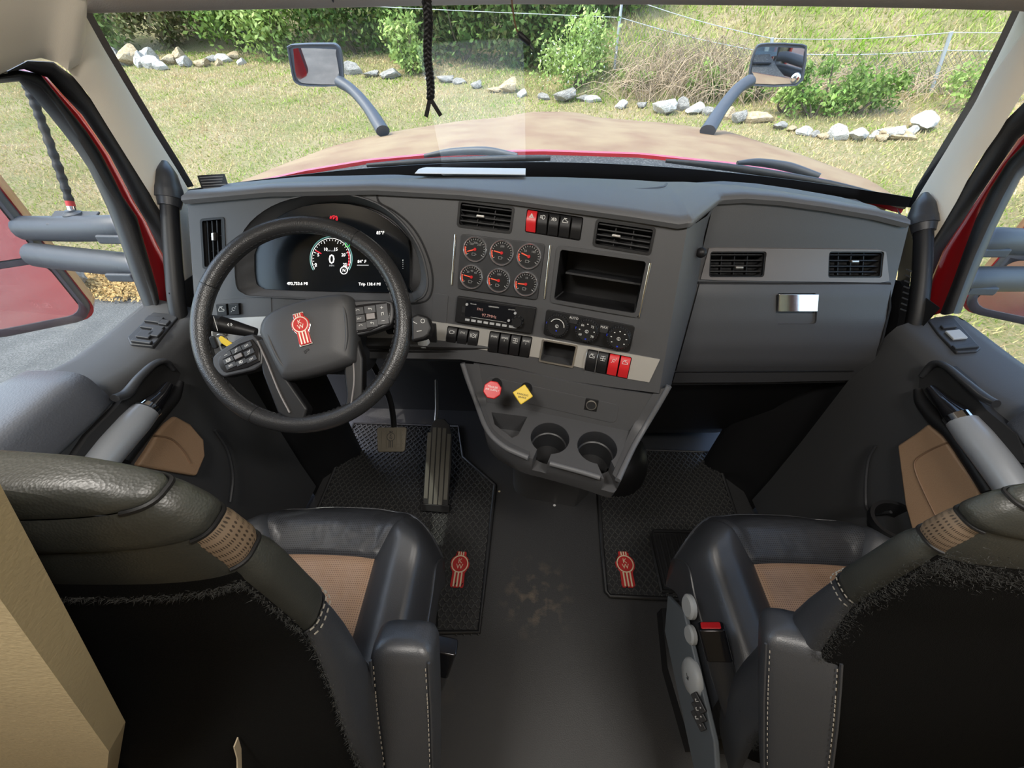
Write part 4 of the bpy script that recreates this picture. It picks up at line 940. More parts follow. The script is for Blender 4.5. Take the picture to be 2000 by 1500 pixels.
# airbag hub
hub = [(500, 649), (504, 628), (520, 609), (558, 591), (612, 577), (656, 571), (676, 575), (685, 592), (688, 640), (686, 690), (678, 708), (620, 728), (556, 741), (540, 730), (520, 690)]
o = smooth2([wp(*p, off=.035) for p in hub], 3); hx = sum(p[0] for p in o)/len(o); hy = sum(p[1] for p in o)/len(o)
rings = [[FWH @ V((hx+(x-hx)*k, hy+(y-hy)*k, z)) for x, y in o] for k, z in ((.9, -.03), (1.0, -.01), (1.02, .01), (1.0, .022), (.95, .031), (.85, .036), (.5, .037), (.1, .037))]
loft('hub_cover', rings, 'hub', sw, smooth=70)
for c_ in ([(519, 640), (530, 672), (545, 703), (562, 726)], [(668, 588), (675, 620), (677, 660), (670, 698)]):
    tube('hub_crease', [FWH @ V((*wp(*p, off=.035), z_)) for p, z_ in zip(c_, (.0325, .0345, .0345, .0325))], .003, 'hub', sw, seg=8, sm=5)
pl_e = [wp(583, 613, .0375), wp(599, 673, .0375)]; an = math.atan2(pl_e[0][1]-pl_e[1][1], pl_e[0][0]-pl_e[1][0])-PI/2; Hh = math.dist(*pl_e)
f = sub(FWH, (pl_e[0][0]+pl_e[1][0])/2, (pl_e[0][1]+pl_e[1][1])/2, .0365, an); prism('badge_surround', [(x*1.14, y*1.06) for x, y in [(k_*Hh/78*.95, j_*Hh/78) for k_, j_ in ((-12, 39), (12, 39), (13, 28), (21, 18), (21, 4), (14, -8), (15, -39), (-15, -39), (-14, -8), (-21, 4), (-21, 18), (-13, 28))]], 0, .003, f, 'chrome', sw, bevel=.001)
emblem(sub(f, 0, 0, .001), Hh, sw, 'red_enamel', 'chrome', .0045)
icon('horn', .006, sub(FWH, *wp(599, 686, .037), .0372, an), sw, 'black', .0012)
# column shroud and stalks
rings = []
for k, (w_, h_) in zip((-.03, -.08, -.14, -.20), ((.075, .06), (.085, .075), (.09, .085), (.09, .085))):
    c = cW + nW*k + V((0, .0, -.012)); ey = FWH.to_3x3() @ V((0, 1, 0)); ex = FWH.to_3x3() @ V((1, 0, 0))
    rings.append([c + ex*w_*math.copysign(abs(math.cos(t))**.6, math.cos(t)) + ey*h_*math.copysign(abs(math.sin(t))**.6, math.sin(t)) for t in [2*PI*j/28 for j in range(28)]])
col = thing('steering_column', cW-nW*.2, 'black steering column shroud behind the steering wheel', 'column')
loft('shroud', rings, 'charcoal', col, smooth=60)
ls = thing('turn_signal_stalk', U(510, 665, t=.87), 'black turn signal stalk left of the steering column', 'stalk')
P = [U(500, 650, t=.86), U(458, 640, t=.85), U(432, 634, t=.845), U(414, 631, t=.84)]
tube('lever', P[:3], [.011, .016, .019], 'black', ls, seg=16, sm=5); tube('twist_end', P[2:], [.019, .018], 'charcoal', ls, seg=16)
for i in range(7): strokes('tick', [[(0, 0), (0, .004)]], .0012, frame(U(418+1.2*i, 622+i*4, t=.815), (1, .3, 0), (0, -.7, .7)), 'print_white', ls)
icon('arrows', .006, frame(U(449, 634, t=.826), (1, .2, -.15), (0, -.72, .7)), ls)
gs = thing('gear_lever', U(790, 640, t=.88), 'black gear selector stalk right of the steering wheel', 'stalk')
o = [(802, 618), (815, 612), (836, 618), (843, 640), (838, 655), (828, 662), (803, 668)]
pg = Plane(U(820, 640, t=.80), (0, -.72, .69)); F = frame(pg.o, (1, 0, 0), pg.n); iv_ = F.inverted()
prism('paddle', [tuple((iv_ @ pg.hit(*p))[:2]) for p in o], -.03, 0, F, 'black', gs, bevel=.006, seg=3)
tube('lever', [U(760, 642, t=.86), U(815, 642, t=.835)], .013, 'black', gs, seg=12)
strokes('symbol', [arc(.004, 0, 360, 12, .008, .014), [(-.012, .012), (-.004, .008)], [(-.004, -.008), (.006, -.006)]], .001, sub(F, -.002, 0, .0004), 'print_white', gs)
lt = lathe('light_knob', [(.016, 0), (.016, .006), (.012, .012), (.004, .013)], frame(SF.hit(829, 667, off=.004), (1, 0, 0), SF.nrm(SF.hit(829, 667))), 'control_grey', dash, seg=20)
box('switch_bezel', frame(SF.hit(838, 650), (1, 0, 0), SF.nrm(SF.hit(838, 650))), .04, .05, .008, 'black', dash, bevel=.002)
# ignition lock with keys and a yellow tag
ks = thing('ignition_keys', U(437, 658, t=.83), 'keys with a yellow tag hanging from the ignition lock', 'keys')
F = frame(SF.hit(432, 651), (1, 0, 0), (0, -1, .2)); lathe('lock', [(.016, 0), (.016, .008), (.012, .012), (.004, .012)], F, 'steel', ks, seg=20)
tube('key_ring', [U(434, 660, t=.80)+V((.010*math.cos(t), 0, .010*math.sin(t))) for t in [2*PI*i/16 for i in range(17)]], .001, 'steel', ks, seg=6)
F = frame(U(442, 668, t=.80), (.8, -.2, -.6), (0, -.9, .4)); prism('tag', rrect(.030, .014, .005), 0, .003, F, 'yellow', ks, bevel=.001)
F = frame(U(428, 670, t=.80), (.2, 0, -1), (0, -.9, .4)); prism('key', [(-.012, -.005), (.002, -.006), (.004, -.002), (.02, -.002), (.02, .002), (.004, .002), (.002, .006), (-.012, .005)], 0, .002, F, 'steel', ks)
F = frame(U(420, 668, t=.80), (.1, 0, -1), (0, -.9, .4)); prism('fob', rrect(.026, .012, .005), 0, .006, F, 'black', ks, bevel=.002)
# ================================================================== PEDALS
acc = thing('accelerator_pedal', U(848, 990, z=.03), 'long ribbed black accelerator pedal on the footwell floor', 'pedal')
A = [U(862, 818, z=.30), U(848, 992, z=.05)]; ex = V((1, 0, 0)); n_ = (A[0]-A[1]).cross(ex); n_ = -n_ if n_.z < 0 else n_
F = frame((A[0]+A[1])/2, (1, -.05, 0), n_.cross(V((1, 0, 0))).cross(V((1, 0, 0))) if False else n_); Lp = (A[0]-A[1]).length
o = [(x*1.4, y) for x, y in ((-.036, -Lp/2), (.036, -Lp/2), (.038, 0), (.036, Lp*.3), (.026, Lp*.44), (.010, Lp*.5), (-.012, Lp*.5), (-.024, Lp*.44), (-.030, Lp*.3), (-.036, 0))]
prism('pad', o, -.012, 0, F, 'rubber', acc, bevel=.003)
for i in range(5):
    x = -.039+i*.0195; box('rib', sub(F, x, -.01), .0155, Lp*(.86 if 0 < i < 4 else .74), .004, mat('rib_dust%d' % i, (.11, .105, .09), .8) if i == 0 else 'rib_dust0', acc, bevel=.0012)
box('hinge', sub(F, 0, -Lp/2, -.016), .115, .03, .02, 'black', acc, bevel=.003)
tube('link_rod', [F @ V((-.02, Lp*.4, -.012)), F @ V((-.03, Lp*.62, -.06)), V((-.42, 1.18, .30))], .007, 'steel', acc, seg=8)
brk = thing('brake_pedal', U(763, 885, z=.2), 'dusty square brake pedal with embossed badge', 'pedal')
c = U(764, 858, z=.27); F = frame(c, (1, .05, 0), (0, -.62, .78)); prism('pad', [(x*1.15, y*1.15) for x, y in ((-.046, -.036), (-.040, -.042), (.040, -.042), (.046, -.036), (.05, .034), (.046, .04), (-.046, .04), (-.05, .034))], -.014, 0, F, mat('pedal_dust', (.17, .15, .115), .85, bump=('n', 80, .4, .002)), brk, bevel=.003)
for i in range(5): box('rib', sub(F, 0, -.033+i*.0165), .09, .003, .003, 'pedal_dust', brk)
for i in range(5): box('rib', sub(F, -.038+i*.019, 0), .003, .072, .003, 'pedal_dust', brk)
emblem(F, .066, brk, 'pedal_dust', 'rubber', .0035)
tube('arm', [c-V(F.col[2][:3])*.012, c+V((.004, .05, .03)), V((c.x+.0, c.y+.09, .42)), V((c.x-.03, c.y+.10, .62))], .011, 'black', brk, seg=10, sm=5)
# ================================================================== FLOOR MATS
def floor_mat(label, outl, med, inset=None, hole=None):
    pts = [U(*p, z=.0) if not isinstance(p, V) else p for p in outl]; c = sum(pts, V((0, 0, 0)))/len(pts)
    t = thing('floor_mat', (c.x, c.y, 0), label, 'floor mat'); F = frame((0, 0, 0), (1, 0, 0), (0, 0, 1))
    o = [(p.x, p.y) for p in pts]; prism('base', o, .001, .008, F, 'rubber_mat', t)
    tube('edge', [V((p.x, p.y, .011)) for p in pts+pts[:1]], .008, 'rubber_mat', t, seg=8)
    # raised diamond tread
    def inside(x, y):
        r = False; j = len(o)-1
        for i in range(len(o)):
            if (o[i][1] > y) != (o[j][1] > y) and x < (o[j][0]-o[i][0])*(y-o[i][1])/(o[j][1]-o[i][1])+o[i][0]: r = not r
            j = i
        if inset and inset[0] < x < inset[1] and inset[2] < y < inset[3]: r = False
        if (med[0]-.028 < x < med[0]+.028) and (med[1]-.055 < y < med[1]+.055): r = False
        return r
    parts = []; d = .0155; x0, x1 = min(p[0] for p in o), max(p[0] for p in o); y0, y1 = min(p[1] for p in o), max(p[1] for p in o)
    for sg, sl in ((1, 1.25), (-1, 1.25)):
        k = -80
        while k < 140:
            run = None; c0 = k*d*2.0; n = 90
            for i in range(n+1):
                x = lerp(x0, x1, i/n); y = y0 + (c0 + sg*sl*(x-x0) if sg > 0 else c0 - sl*(x-x0) + .0); ok = inside(x, y)
                if ok and run is None: run = (x, y)
                if run and (not ok or i == n):
                    e = (x, y); L = math.dist(run, e)
                    if L > .008: parts.append(boxgeo(frame(((run[0]+e[0])/2, (run[1]+e[1])/2, .008), (e[0]-run[0], e[1]-run[1], 0), (0, 0, 1)), L, .0034, .005))
                    run = None
            k += 1
    tr = joined('tread', parts, 'tread', t, smooth=0); tr['kind'] = 'stuff'
    emblem(frame((med[0], med[1], .008), (1, med[2], 0), (0, 0, 1)), .125, t, 'red_emblem', 'cream', .005)
    if inset:
        ia, ib, ja, jb = inset; tube('rib_border', [V((x, y, .010)) for x, y in ((ia, ja), (ib, ja), (ib, jb), (ia+.02, jb-.004), (ia, jb-.03), (ia, ja))], .007, 'rubber_mat', t, seg=6)
        for i in range(16):
            x = ia+.016+i*(ib-ia-.03)/15; box('rib', frame((x, (ja+jb)/2, .008), (1, 0, 0), (0, 0, 1)), .009, jb-ja-.03, .006, 'rubber_mat', t, bevel=.002)
    return t
mL = U(897, 1112, z=.008); mR = U(1222, 1112, z=.008)
floor_mat('black rubber floor mat under the pedals', [(967, 950), (952, 1090), (936, 1236), V((-.42, .30, 0)), V((-.86, .34, 0)), V((-.86, 1.16, 0)), V((-.35, 1.16, 0)), (905, 895)], (mL.x, mL.y, -.02))
inn = U(1265, 1037, z=0); inx = U(1268, 1163, z=0)
floor_mat('black rubber floor mat before the passenger seat with ribbed heel pad', [(1168, 955), (1176, 1080), (1183, 1158), (1190, 1166), (1350, 1174), V((.80, .44, 0)), V((.84, 1.05, 0)), V((.34, 1.05, 0)), (1180, 930)], (mR.x, mR.y, 0), inset=(inn.x, .80, inx.y+.012, inn.y))
# dark floor hump beside the console
rings = [[V((.36+.15*k*math.cos(t), .98+.17*k*math.sin(t), z)) for t in [2*PI*i/24 for i in range(24)]] for k, z in ((1, 0), (.97, .06), (.85, .11), (.6, .14), (.2, .15))]
hp = loft('trim_13', rings, 'black', None, smooth=70); st(hp)
# scraps on the floor
for i, (p, s_, m_) in enumerate((((1083, 987), .006, 'white'), ((1048, 960), .004, 'cream'), ((1065, 958), .005, 'cream'), ((975, 960), .005, 'cream'), ((1060, 953), .004, 'paper'), ((1120, 965), .003, 'cream'))):
    c = U(*p, z=.001); F = frame(c, (math.cos(i), math.sin(i), 0), (.1, .1, 1)); o_ = prism('paper_scrap', [(-s_, -s_*.6), (s_*.3, -s_*.9), (s_, .1*s_), (s_*.2, s_*.8), (-s_*.8, s_*.5)], 0, .0015, F, m_, None)
    tag(o_, 'tiny pale scrap lying on the rubber floor before the console', 'litter', 'scraps on the cab floor')
# ================================================================== SEATS
def seat(s, xc, dy, dz, label):
    """s=+1: aisle side towards +x (driver), -1: aisle side towards -x (passenger)"""
    t = thing('captain_chair', (xc, .2+dy, 0), label, 'seat')
    shear = 0
    zs = [.50, .613, .83, .96, 1.05, 1.2, 1.32]; yb = [-.085, -.05, .002, .048, .074, .083, .086]
    def P(phi, z, grow=0):
        w_ = np.interp(z, [.5, .7, 1.1, 1.20, 1.25, 1.28, 1.295, 1.302], [.225, .243, .246, .243, .238, .225, .195, .12])+grow
        k = np.interp(z, [1.2, 1.26, 1.29, 1.302], [1, .9, .6, .3])
        c, s_ = math.cos(phi), math.sin(phi); x = w_*math.copysign(abs(c)**.5, c); d_ = (float(np.interp(z, [.5, .8, 1.0, 1.1, 1.3], [.13, .10, .04, .022, .014]))*k if s_ > 0 else .030*(.5+.5*k))+grow
        y = np.interp(z, zs, yb)+.028 + d_*math.copysign(abs(s_)**.55, s_) + shear*(x-.245)
        return V((xc+s*x, y+dy, z+dz-.012))
    def patch(name, a0, a1, z0, z1, m, na=30, nz=8, bul=.004, parent=t):
        rows = []; uvs = []
        for i in range(nz+1):
            z = lerp(z0, z1, i/nz); r = []
            for j in range(na+1):
                a = math.radians(lerp(a0, a1, j/na)); e = min(i/nz, 1-i/nz)*2; f = min(j/na, 1-j/na)*2
                g = bul*(1-(1-min(1, e*2.5))**2) if abs(a1-a0) > 300 else bul*(1-(1-min(1, e*2.5))**2)*(1-(1-min(1, f*5))**2)
                r.append(P(a, z, g)); uvs.append((math.radians(lerp(a0, a1, j/na))*.22, z))
            rows.append(r)
        return sheet(name, rows, m, parent, smooth=70, uv=uvs)
    patch('backrest_lower', -22, 202, .50, 1.055, 'leather', 36, 14, .006)
    patch('backrest_bolster', -22, 202, 1.058, 1.195, 'leather_green', 36, 8, .006)
    patch('backrest_band', -22, 202, 1.197, 1.238, 'perf_band', 36, 5, .003)
    patch('backrest_upper', -35, 325, 1.24, 1.275, 'leather_green', 60, 6, .003)
    patch('backrest_cap', -35, 325, 1.276, 1.302, 'leather_green', 60, 6, .002)
    rowc = [P(math.radians(a), 1.302) for a in range(0, 360, 12)]; c = sum(rowc, V((0, 0, 0)))/len(rowc)
    mk('backrest_crown', rowc+[c+V((0, 0, .002))], [(i, (i+1) % 30, 30) for i in range(30)], 'leather_green', t, smooth=80)
    patch('back_carpet', 200, 340, .60, 1.19, 'carpet', 40, 20, .008)
    patch('back_leather', 200, 340, 1.19, 1.24, 'leather_green', 40, 4, .001)
    # fibres of the carpet's worn edge
    fz = []
    rnd = random.Random(3+s)
    for i in range(7500 if s < 0 else 2600):
        if rnd.random() < .6: a = rnd.gauss(337, 6 if s < 0 else 1.6); z = rnd.uniform(.66, 1.19)
        else: a = rnd.uniform(262, 338); z = rnd.gauss(1.185, .014 if s < 0 else .003)
        p = P(math.radians(a), z, .008); q = p + V((rnd.uniform(-.0035, .0035), rnd.uniform(-.004, .0), rnd.uniform(-.002, .0045))); n = V((rnd.uniform(-1, 1), rnd.uniform(-1, 1), rnd.uniform(-1, 1))).normalized()*.00032
        fz.append(([p-n, p+n, q], [(0, 1, 2)]))
    fo = joined('carpet_fibres', fz, mat('fibre%d' % s, (.03, .03, .028), .9), t, smooth=0); fo['kind'] = 'stuff'
    # seam lines
    for z, m, a0, a1 in ((1.0565, 'stitch', -22, 60), (1.196, 'black', -22, 60), (1.239, 'black', -22, 60), (1.2755, 'black', -30, 60)):
        pts_ = [P(math.radians(lerp(a0, a1, i/24)), z, .001) for i in range(25)]
        tube('seam', pts_, .0018, 'black', t, seg=6)
        for dzz in (-.006, .006):
            if m == 'stitch': dashes('stitching', [P(math.radians(lerp(a0, a1, i/24)), z+dzz, .0045 if m == 'stitch' else .004) for i in range(25)], 'stitch' if m == 'stitch' else 'charcoal', t, up=(s, -.3, .3))
    # cushion
    cx = xc-.022*s; hw = .262
    def C(u_, v_):
        au = abs(u_); y = .09+v_*(.405-.11*au**3.2); z = .538
        b = max(0, min(1, (au-.42)/.3)); z += .034*b*b*(3-2*b)
        if au > .84: z -= .075*((au-.84)/.16)**2
        if v_ > .80: z -= .065*((v_-.80)/.20)**2.2
        z += .012*math.exp(-((v_-.82)/.12)**2)
        sm_ = np.interp(v_, [0, .63, 1], [.47, .47, .70])
        z -= .007*math.exp(-((au-sm_)/.022)**2)
        if au < sm_: z -= .007*math.exp(-((v_-.63)/.014)**2)
        return V((cx+s*u_*hw, y+dy*.4-(.01 if s < 0 else 0), z+(0 if s > 0 else 0)))
    def cpatch(name, f0, f1, v0, v1, m, nu=14, nv=22):
        rows = []; uv = []
        for i in range(nv+1):
            v_ = lerp(v0, v1, i/nv); a, b = f0(v_), f1(v_); r = []
            for j in range(nu+1): p = C(lerp(a, b, j/nu), v_); r.append(p); uv.append((p.x, p.y))
            rows.append(r)
        return sheet(name, rows, m, t, smooth=80, uv=uv)
    sm_ = lambda v_: float(np.interp(v_, [0, .63, 1], [.47, .47, .70]))
    cpatch('cushion_insert', lambda v: -.47, lambda v: .47, 0, .63, 'perf_tan', 30, 26)
    cpatch('cushion_front', lambda v: -sm_(v), sm_, .63, 1, 'perf_black', 30, 20)
    cpatch('cushion_bolster', sm_, lambda v: 1, 0, 1, 'leather', 16, 34)
    cpatch('cushion_bolster', lambda v: -1, lambda v: -sm_(v), 0, 1, 'leather', 16, 34)
    # skirt all round
    edge = [C(1, i/20) for i in range(21)] + [C(1-2*i/30, 1) for i in range(1, 31)] + [C(-1, 1-i/20) for i in range(1, 21)]
    sheet('cushion_skirt', [edge, [p+V((s*.004*(1 if (p.x-cx)*s > 0 else -1), .004, -.02)) for p in edge], [p+V((0, -.005, -.07)) for p in edge], [p+V((0, -.03, -.12)) for p in edge]], 'leather', t, smooth=70)
    tube('piping', [p+V((s*.002*(1 if (p.x-cx)*s > 0 else -1), .001, -.004)) for p in edge], .003, 'leather', t, seg=6)
    dashes('stitching', [p+V((0, 0, .004))+(V((cx, .3, p.z))-p)*.05 for p in edge[2:62]], 'stitch', t)
    base = [V((cx+x, y+dy*.4, 0)) for x, y in ((-.2, .02), (.2, .02), (.22, .2), (.2, .36), (-.2, .36), (-.22, .2))]
    loft('pedestal', [[V((cx+(p.x-cx)*k, .19+dy*.4+(p.y-.19-dy*.4)*k, z)) for p in base] for z, k in ((0.0, 1), (.06, 1), (.07, .85), (.30, .85), (.34, 1.05), (.46, 1.1))], 'black', t, smooth=30)
    return t
drv = seat(1, -.488, 0, 0, 'driver seat in black leather with tan perforated insert behind the steering wheel')
psg = seat(-1, .605, .072, -.1, 'passenger seat in black leather with tan perforated insert facing the glove box')
# armrests folded up beside the backrests
def armrest(top, axis, ex, wd, dp, L, parent, m='leather'):
    axis = V(axis).normalized(); ex = V(ex); ex = (ex-axis*ex.dot(axis)).normalized(); ey = axis.cross(ex); rings = []
    for d_, k in ((0, .35), (.004, .7), (.012, .92), (.025, 1), (.08, 1.0), (.16, .97), (.26, .9), (L, .75)):
        c = V(top)-axis*d_; rings.append([c + ex*wd/2*k*math.copysign(abs(math.cos(a))**.4, math.cos(a)) + ey*dp/2*k*math.copysign(abs(math.sin(a))**.5, math.sin(a)) for a in [2*PI*j/36 for j in range(36)]])
    a = loft('armrest', rings, m, parent, smooth=70)
    for sg in (-1, 1):
        for q in (.80, .90):
            pts_ = [V(top)-axis*d_+ex*sg*wd/2*q*k+ey*(-dp/2)*k*(1.0 if q < .85 else .93) for d_, k in ((.02, .99), (.06, 1.0), (.12, 1.0), (.2, .96), (.3, .88))]
            if q < .85: dashes('stitching', pts_, 'stitch', a, up=-ey)
            else: tube('piping', pts_, .0022, 'leather', a, seg=5)
    return a
armrest((-.203, .13, .85), (0, .50, .86), (1, 0, 0), .088, .062, .36, drv)
armrest((.362, .165, .828), (-.12, .55, .83), (1, -.5, .1), .095, .075, .38, psg)
# belt buckles
def buckle(parent, top, axis, ex, L, red):
    axis = V(axis).normalized(); ey = axis.cross(V(ex)).normalized(); ex = ey.cross(axis).normalized(); top = V(top)
    F = frame(top-axis*.065, ex, axis); b = prism('belt_buckle', rrect(.048, .028, .006), 0, .065, F, 'black_gloss', parent, bevel=.003)
    if red: prism('release_button', rrect(.036, .018, .003), .062, .0665, F, 'red_plastic', b, bevel=.001)
    rings = [[top-axis*d_ + ex*w_*.5*math.cos(a) + ey*.010*math.sin(a) for a in [2*PI*i/14 for i in range(14)]] for d_, w_ in ((.064, .046), (.10, .048), (.16, .040), (L, .036))]
    loft('buckle_stalk', rings, 'charcoal', parent, smooth=70)
buckle(psg, U(1388, 1222, X=.335), U(1388, 1222, X=.335)-U(1424, 1362, X=.375), (.9, -.4, 0), .26, True)
buckle(drv, U(866, 1258, X=-.165), (.25, .35, .9), (1, 0, 0), .2, False)
# passenger seat side controls (aisle side)
F = frame(V((.352, .17, .40)), (0, -1, 0), (-1, 0, 0)); pc = prism('control_panel', [(-.16, -.02), (-.10, .06), (.12, .05), (.2, .0), (.2, -.10), (-.1, -.10)], 0, .012, F, mat('control_blue', (.13, .15, .17), .5), psg, bevel=.004)
F = frame(U(1353, 1322, X=.338), (0, -1, 0), (-1, 0, .1)); dl = lathe('dial', [(.036, -.004), (.036, .004), (.030, .010), (.010, .012), (.001, .012)], F, 'control_grey', pc, seg=28, smooth=60); strokes('symbol', [[(-.006, 0), (.006, 0)], [(.006, 0), (.001, .005)], [(.006, 0), (.001, -.005)]], .002, sub(F, 0, 0, .0122), 'charcoal', dl)
for i, p in enumerate(((1366, 1372), (1367, 1389), (1366, 1406))):
    F = frame(U(*p, X=.330), (.3, -1, .1), (-.75, -.2, .6)); b = box('seat_switch', F, .034, .015, .006, 'charcoal', pc, bevel=.002); icon('seat', .004, sub(F, -.004, 0, .0062), b); icon('plus' if i < 2 else 'minus', .002, sub(F, .008, 0, .0062), b, w_=.0007)
for p, sz in (((1347, 1185), .026), ((1350, 1240), .02)):
    F = frame(U(*p, X=.345), (0, -1, 0), (-1, 0, .1)); lathe('lever', [(sz, -.004), (sz, .004), (sz*.8, .008), (.001, .008)], F, 'control_grey', pc, seg=20)
# seat belt webbing hanging behind the driver seat
wb = thing('seat_belt', (-.40, -.03, .05), 'tan seat belt webbing hanging behind the driver seat', 'seat belt')
sheet('webbing', [[U(x, y, X=-.36)+V((0, dy_, 0)) for dy_ in (0, -.004, -.008)] for x, y in ((463, 1440), (469, 1462), (470, 1500), (464, 1540))], mat('webbing', (.35, .29, .2), .8), wb, thick=(.0015, 0, 0))
# tan cabinet panel of the sleeper standing behind the driver seat
E1, E2 = CAM+ray(0, 945)*.165, CAM+ray(245, 1410)*.36
kk = (E1.y-E2.y)/(E1.z-E2.z); pc_ = Plane(E2, (0, -1, kk)); E3 = pc_.hit(230, 1500)
def on_pc(x, z): return V((x, E2.y+kk*(z-E2.z), z))
cab = thing('sleeper_cabinet', (-.7, -.15, 0), 'tan cabinet panel standing behind the driver seat', 'cabinet')
E0 = E1+(E1-E2)*.10
o3 = [E0, E2, E3, on_pc(E3.x-.02, .4), on_pc(E3.x-.02, 0), on_pc(-.97, 0), on_pc(-.97, E0.z)]
n3 = len(o3); mk('side_panel', o3+[p+V((0, -.02, 0)) for p in o3], [tuple(range(n3)), tuple(range(n3, 2*n3))]+[(i, (i+1) % n3, n3+(i+1) % n3, n3+i) for i in range(n3)], 'wall_tan', cab, smooth=0)
# ================================================================== CORDS HANGING FROM THE HEADER
bc_ = thing('braided_cord', U(836, 5, Y=.98), 'black braided cord with a forked end hanging before the windshield', 'cord')
A, B = U(833, 2, Y=.98), U(840, 192, Y=.965)
for k in range(3):
    pts = []
    for i in range(61):
        f = i/60; c = A.lerp(B, f)+V((.002*math.sin(f*9), 0, 0)); a = f*2*PI*6.5+k*2*PI/3; pts.append(c+V((.0052*math.cos(a), .003*math.sin(2*a), 0)))
    tube('strand', pts, [.0046*(.8+.2*(1-i/60)) for i in range(61)], 'black', bc_, seg=8)
for dx in (-1, 1):
    e = B + V((dx*.012, 0, -.03)) if dx < 0 else B + V((.018, 0, -.028)); F = frame((B+e)/2, e-B, (0, -1, .1)); box('fork_end', F, (e-B).length*1.1, .008, .003, 'black', bc_)
cb = thing('antenna_cable', U(1000, 0, Y=1.0), 'thin brown cable with a black connector hanging before the windshield', 'cable')
tube('wire', [U(999, -4, Y=1.0), U(1003, 30, Y=1.0), U(1008, 55, Y=1.0), U(1013, 65, Y=1.0)], .0016, mat('wire_brown', (.12, .06, .03), .5), cb, seg=6, sm=5)
tube('connector', [U(1012, 62, Y=1.0), U(1016, 68, Y=1.0), U(1033, 84, Y=1.0), U(1035, 87, Y=1.0)], [.002, .0055, .0055, .003], 'black', cb, seg=10); tube('pin', [U(1034, 86, Y=1.0), U(1041, 97, Y=1.0)], .002, 'black', cb, seg=6)
# ================================================================== TRUCK OUTSIDE
def hood_px():
    rear = [(470, 360, 1.38), (600, 331, 1.50), (720, 311, 1.57), (850, 299, 1.62), (1000, 294, 1.64), (1060, 293, 1.64), (1250, 299, 1.62), (1450, 320, 1.55), (1600, 347, 1.46), (1760, 398, 1.33)]
    frnt = [(470, 354, 1.48), (560, 318, 1.78), (650, 285, 2.12), (760, 258, 2.42), (900, 236, 2.66), (985, 228.5, 2.80), (1015, 222, 2.84), (1040, 218, 2.86), (1110, 218, 2.86), (1140, 222, 2.84), (1165, 229, 2.80), (1300, 240, 2.66), (1420, 256, 2.46), (1560, 300, 2.02), (1700, 352, 1.62), (1768, 396, 1.40)]
    return rear, frnt
rear, frnt = hood_px()
xs_ = [470+i*(1768-470)/70 for i in range(71)]
def atx(L, x): return U(x, float(np.interp(x, [p[0] for p in L], [p[1] for p in L])), Y=float(np.interp(x, [p[0] for p in L], [p[2] for p in L])))
hd_ = thing('truck_hood', (0, 2.2, -.4), 'dusty red truck hood beyond the windshield', 'hood')
m = mat('hood_dust', (.27, .195, .115), .8, bump=('n', 300, .2, .002), var=((.20, .12, .075), 5, .35, .7), spec=.2)
rows = []
for k in (0, .12, .3, .5, .7, .88, 1.0):
    r = []
    for i, x in enumerate(xs_):
        xr = lerp(470, 1765, i/70); a = atx(rear, xr); b = atx(frnt, x); p = a.lerp(b, k); p.z += .012*math.sin(PI*k)*(1-abs(i/35-1)**2)
        rg = math.exp(-((x-(1072+0*k))/75)**4)*0; r.append(p)
    rows.append(r)
rows.append([p+V((0, .05, -.03)) for p in rows[-1]]); rows.append([p+V((0, .12, -.2)) for p in rows[-2]]); rows.append([p+V((0, .1, -.6)) for p in rows[-2]])
sheet('hood_panel', rows, m, hd_, smooth=60)
redge = [atx(rear, lerp(470, 1765, i/70)) for i in range(71)]
sheet('hood_edge', [[p+V((0, .004, .001)) for p in redge], [p+V((0, -.012, -.001)) for p in redge], [p+V((0, -.014, -.025)) for p in redge]], 'red_paint', hd_, smooth=50)
cw = st(sheet('trim_15', [[p+V((0, -.012, -.012)) for p in redge], [(p+V((0, -.012, -.02))).lerp(WS(max(-1, min(1, p.x/1.0)), .03), .5)+V((0, 0, -.008)) for p in redge], [WS(max(-1, min(1, p.x/1.0)), .02)+V((0, .012, 0)) for p in redge]], 'cowl', smooth=60))
# red body sides and fenders
for s, n_ in ((-1, 'wall_outer_left'), (1, 'wall_outer_right')):
    st(sheet(n_, [[V((s*1.05, .99, z)) if z < .85 else V((s*1.05, .24, z)) for z in (-.6, 0, .5, .84, .86, 1.4, 2.2)], [V((s*1.06, .22, z)) for z in (-.6, 0, .5, .84, .86, 1.4, 2.2)], [V((s*1.06, -.8, z)) for z in (-.6, 0, .5, .84, .86, 1.4, 2.2)], [V((s*1.06, -9, z)) for z in (-.6, 0, .5, .84, .86, 1.4, 2.2)]], 'red_paint', smooth=20, thick=(-s*.01, 0, 0)))
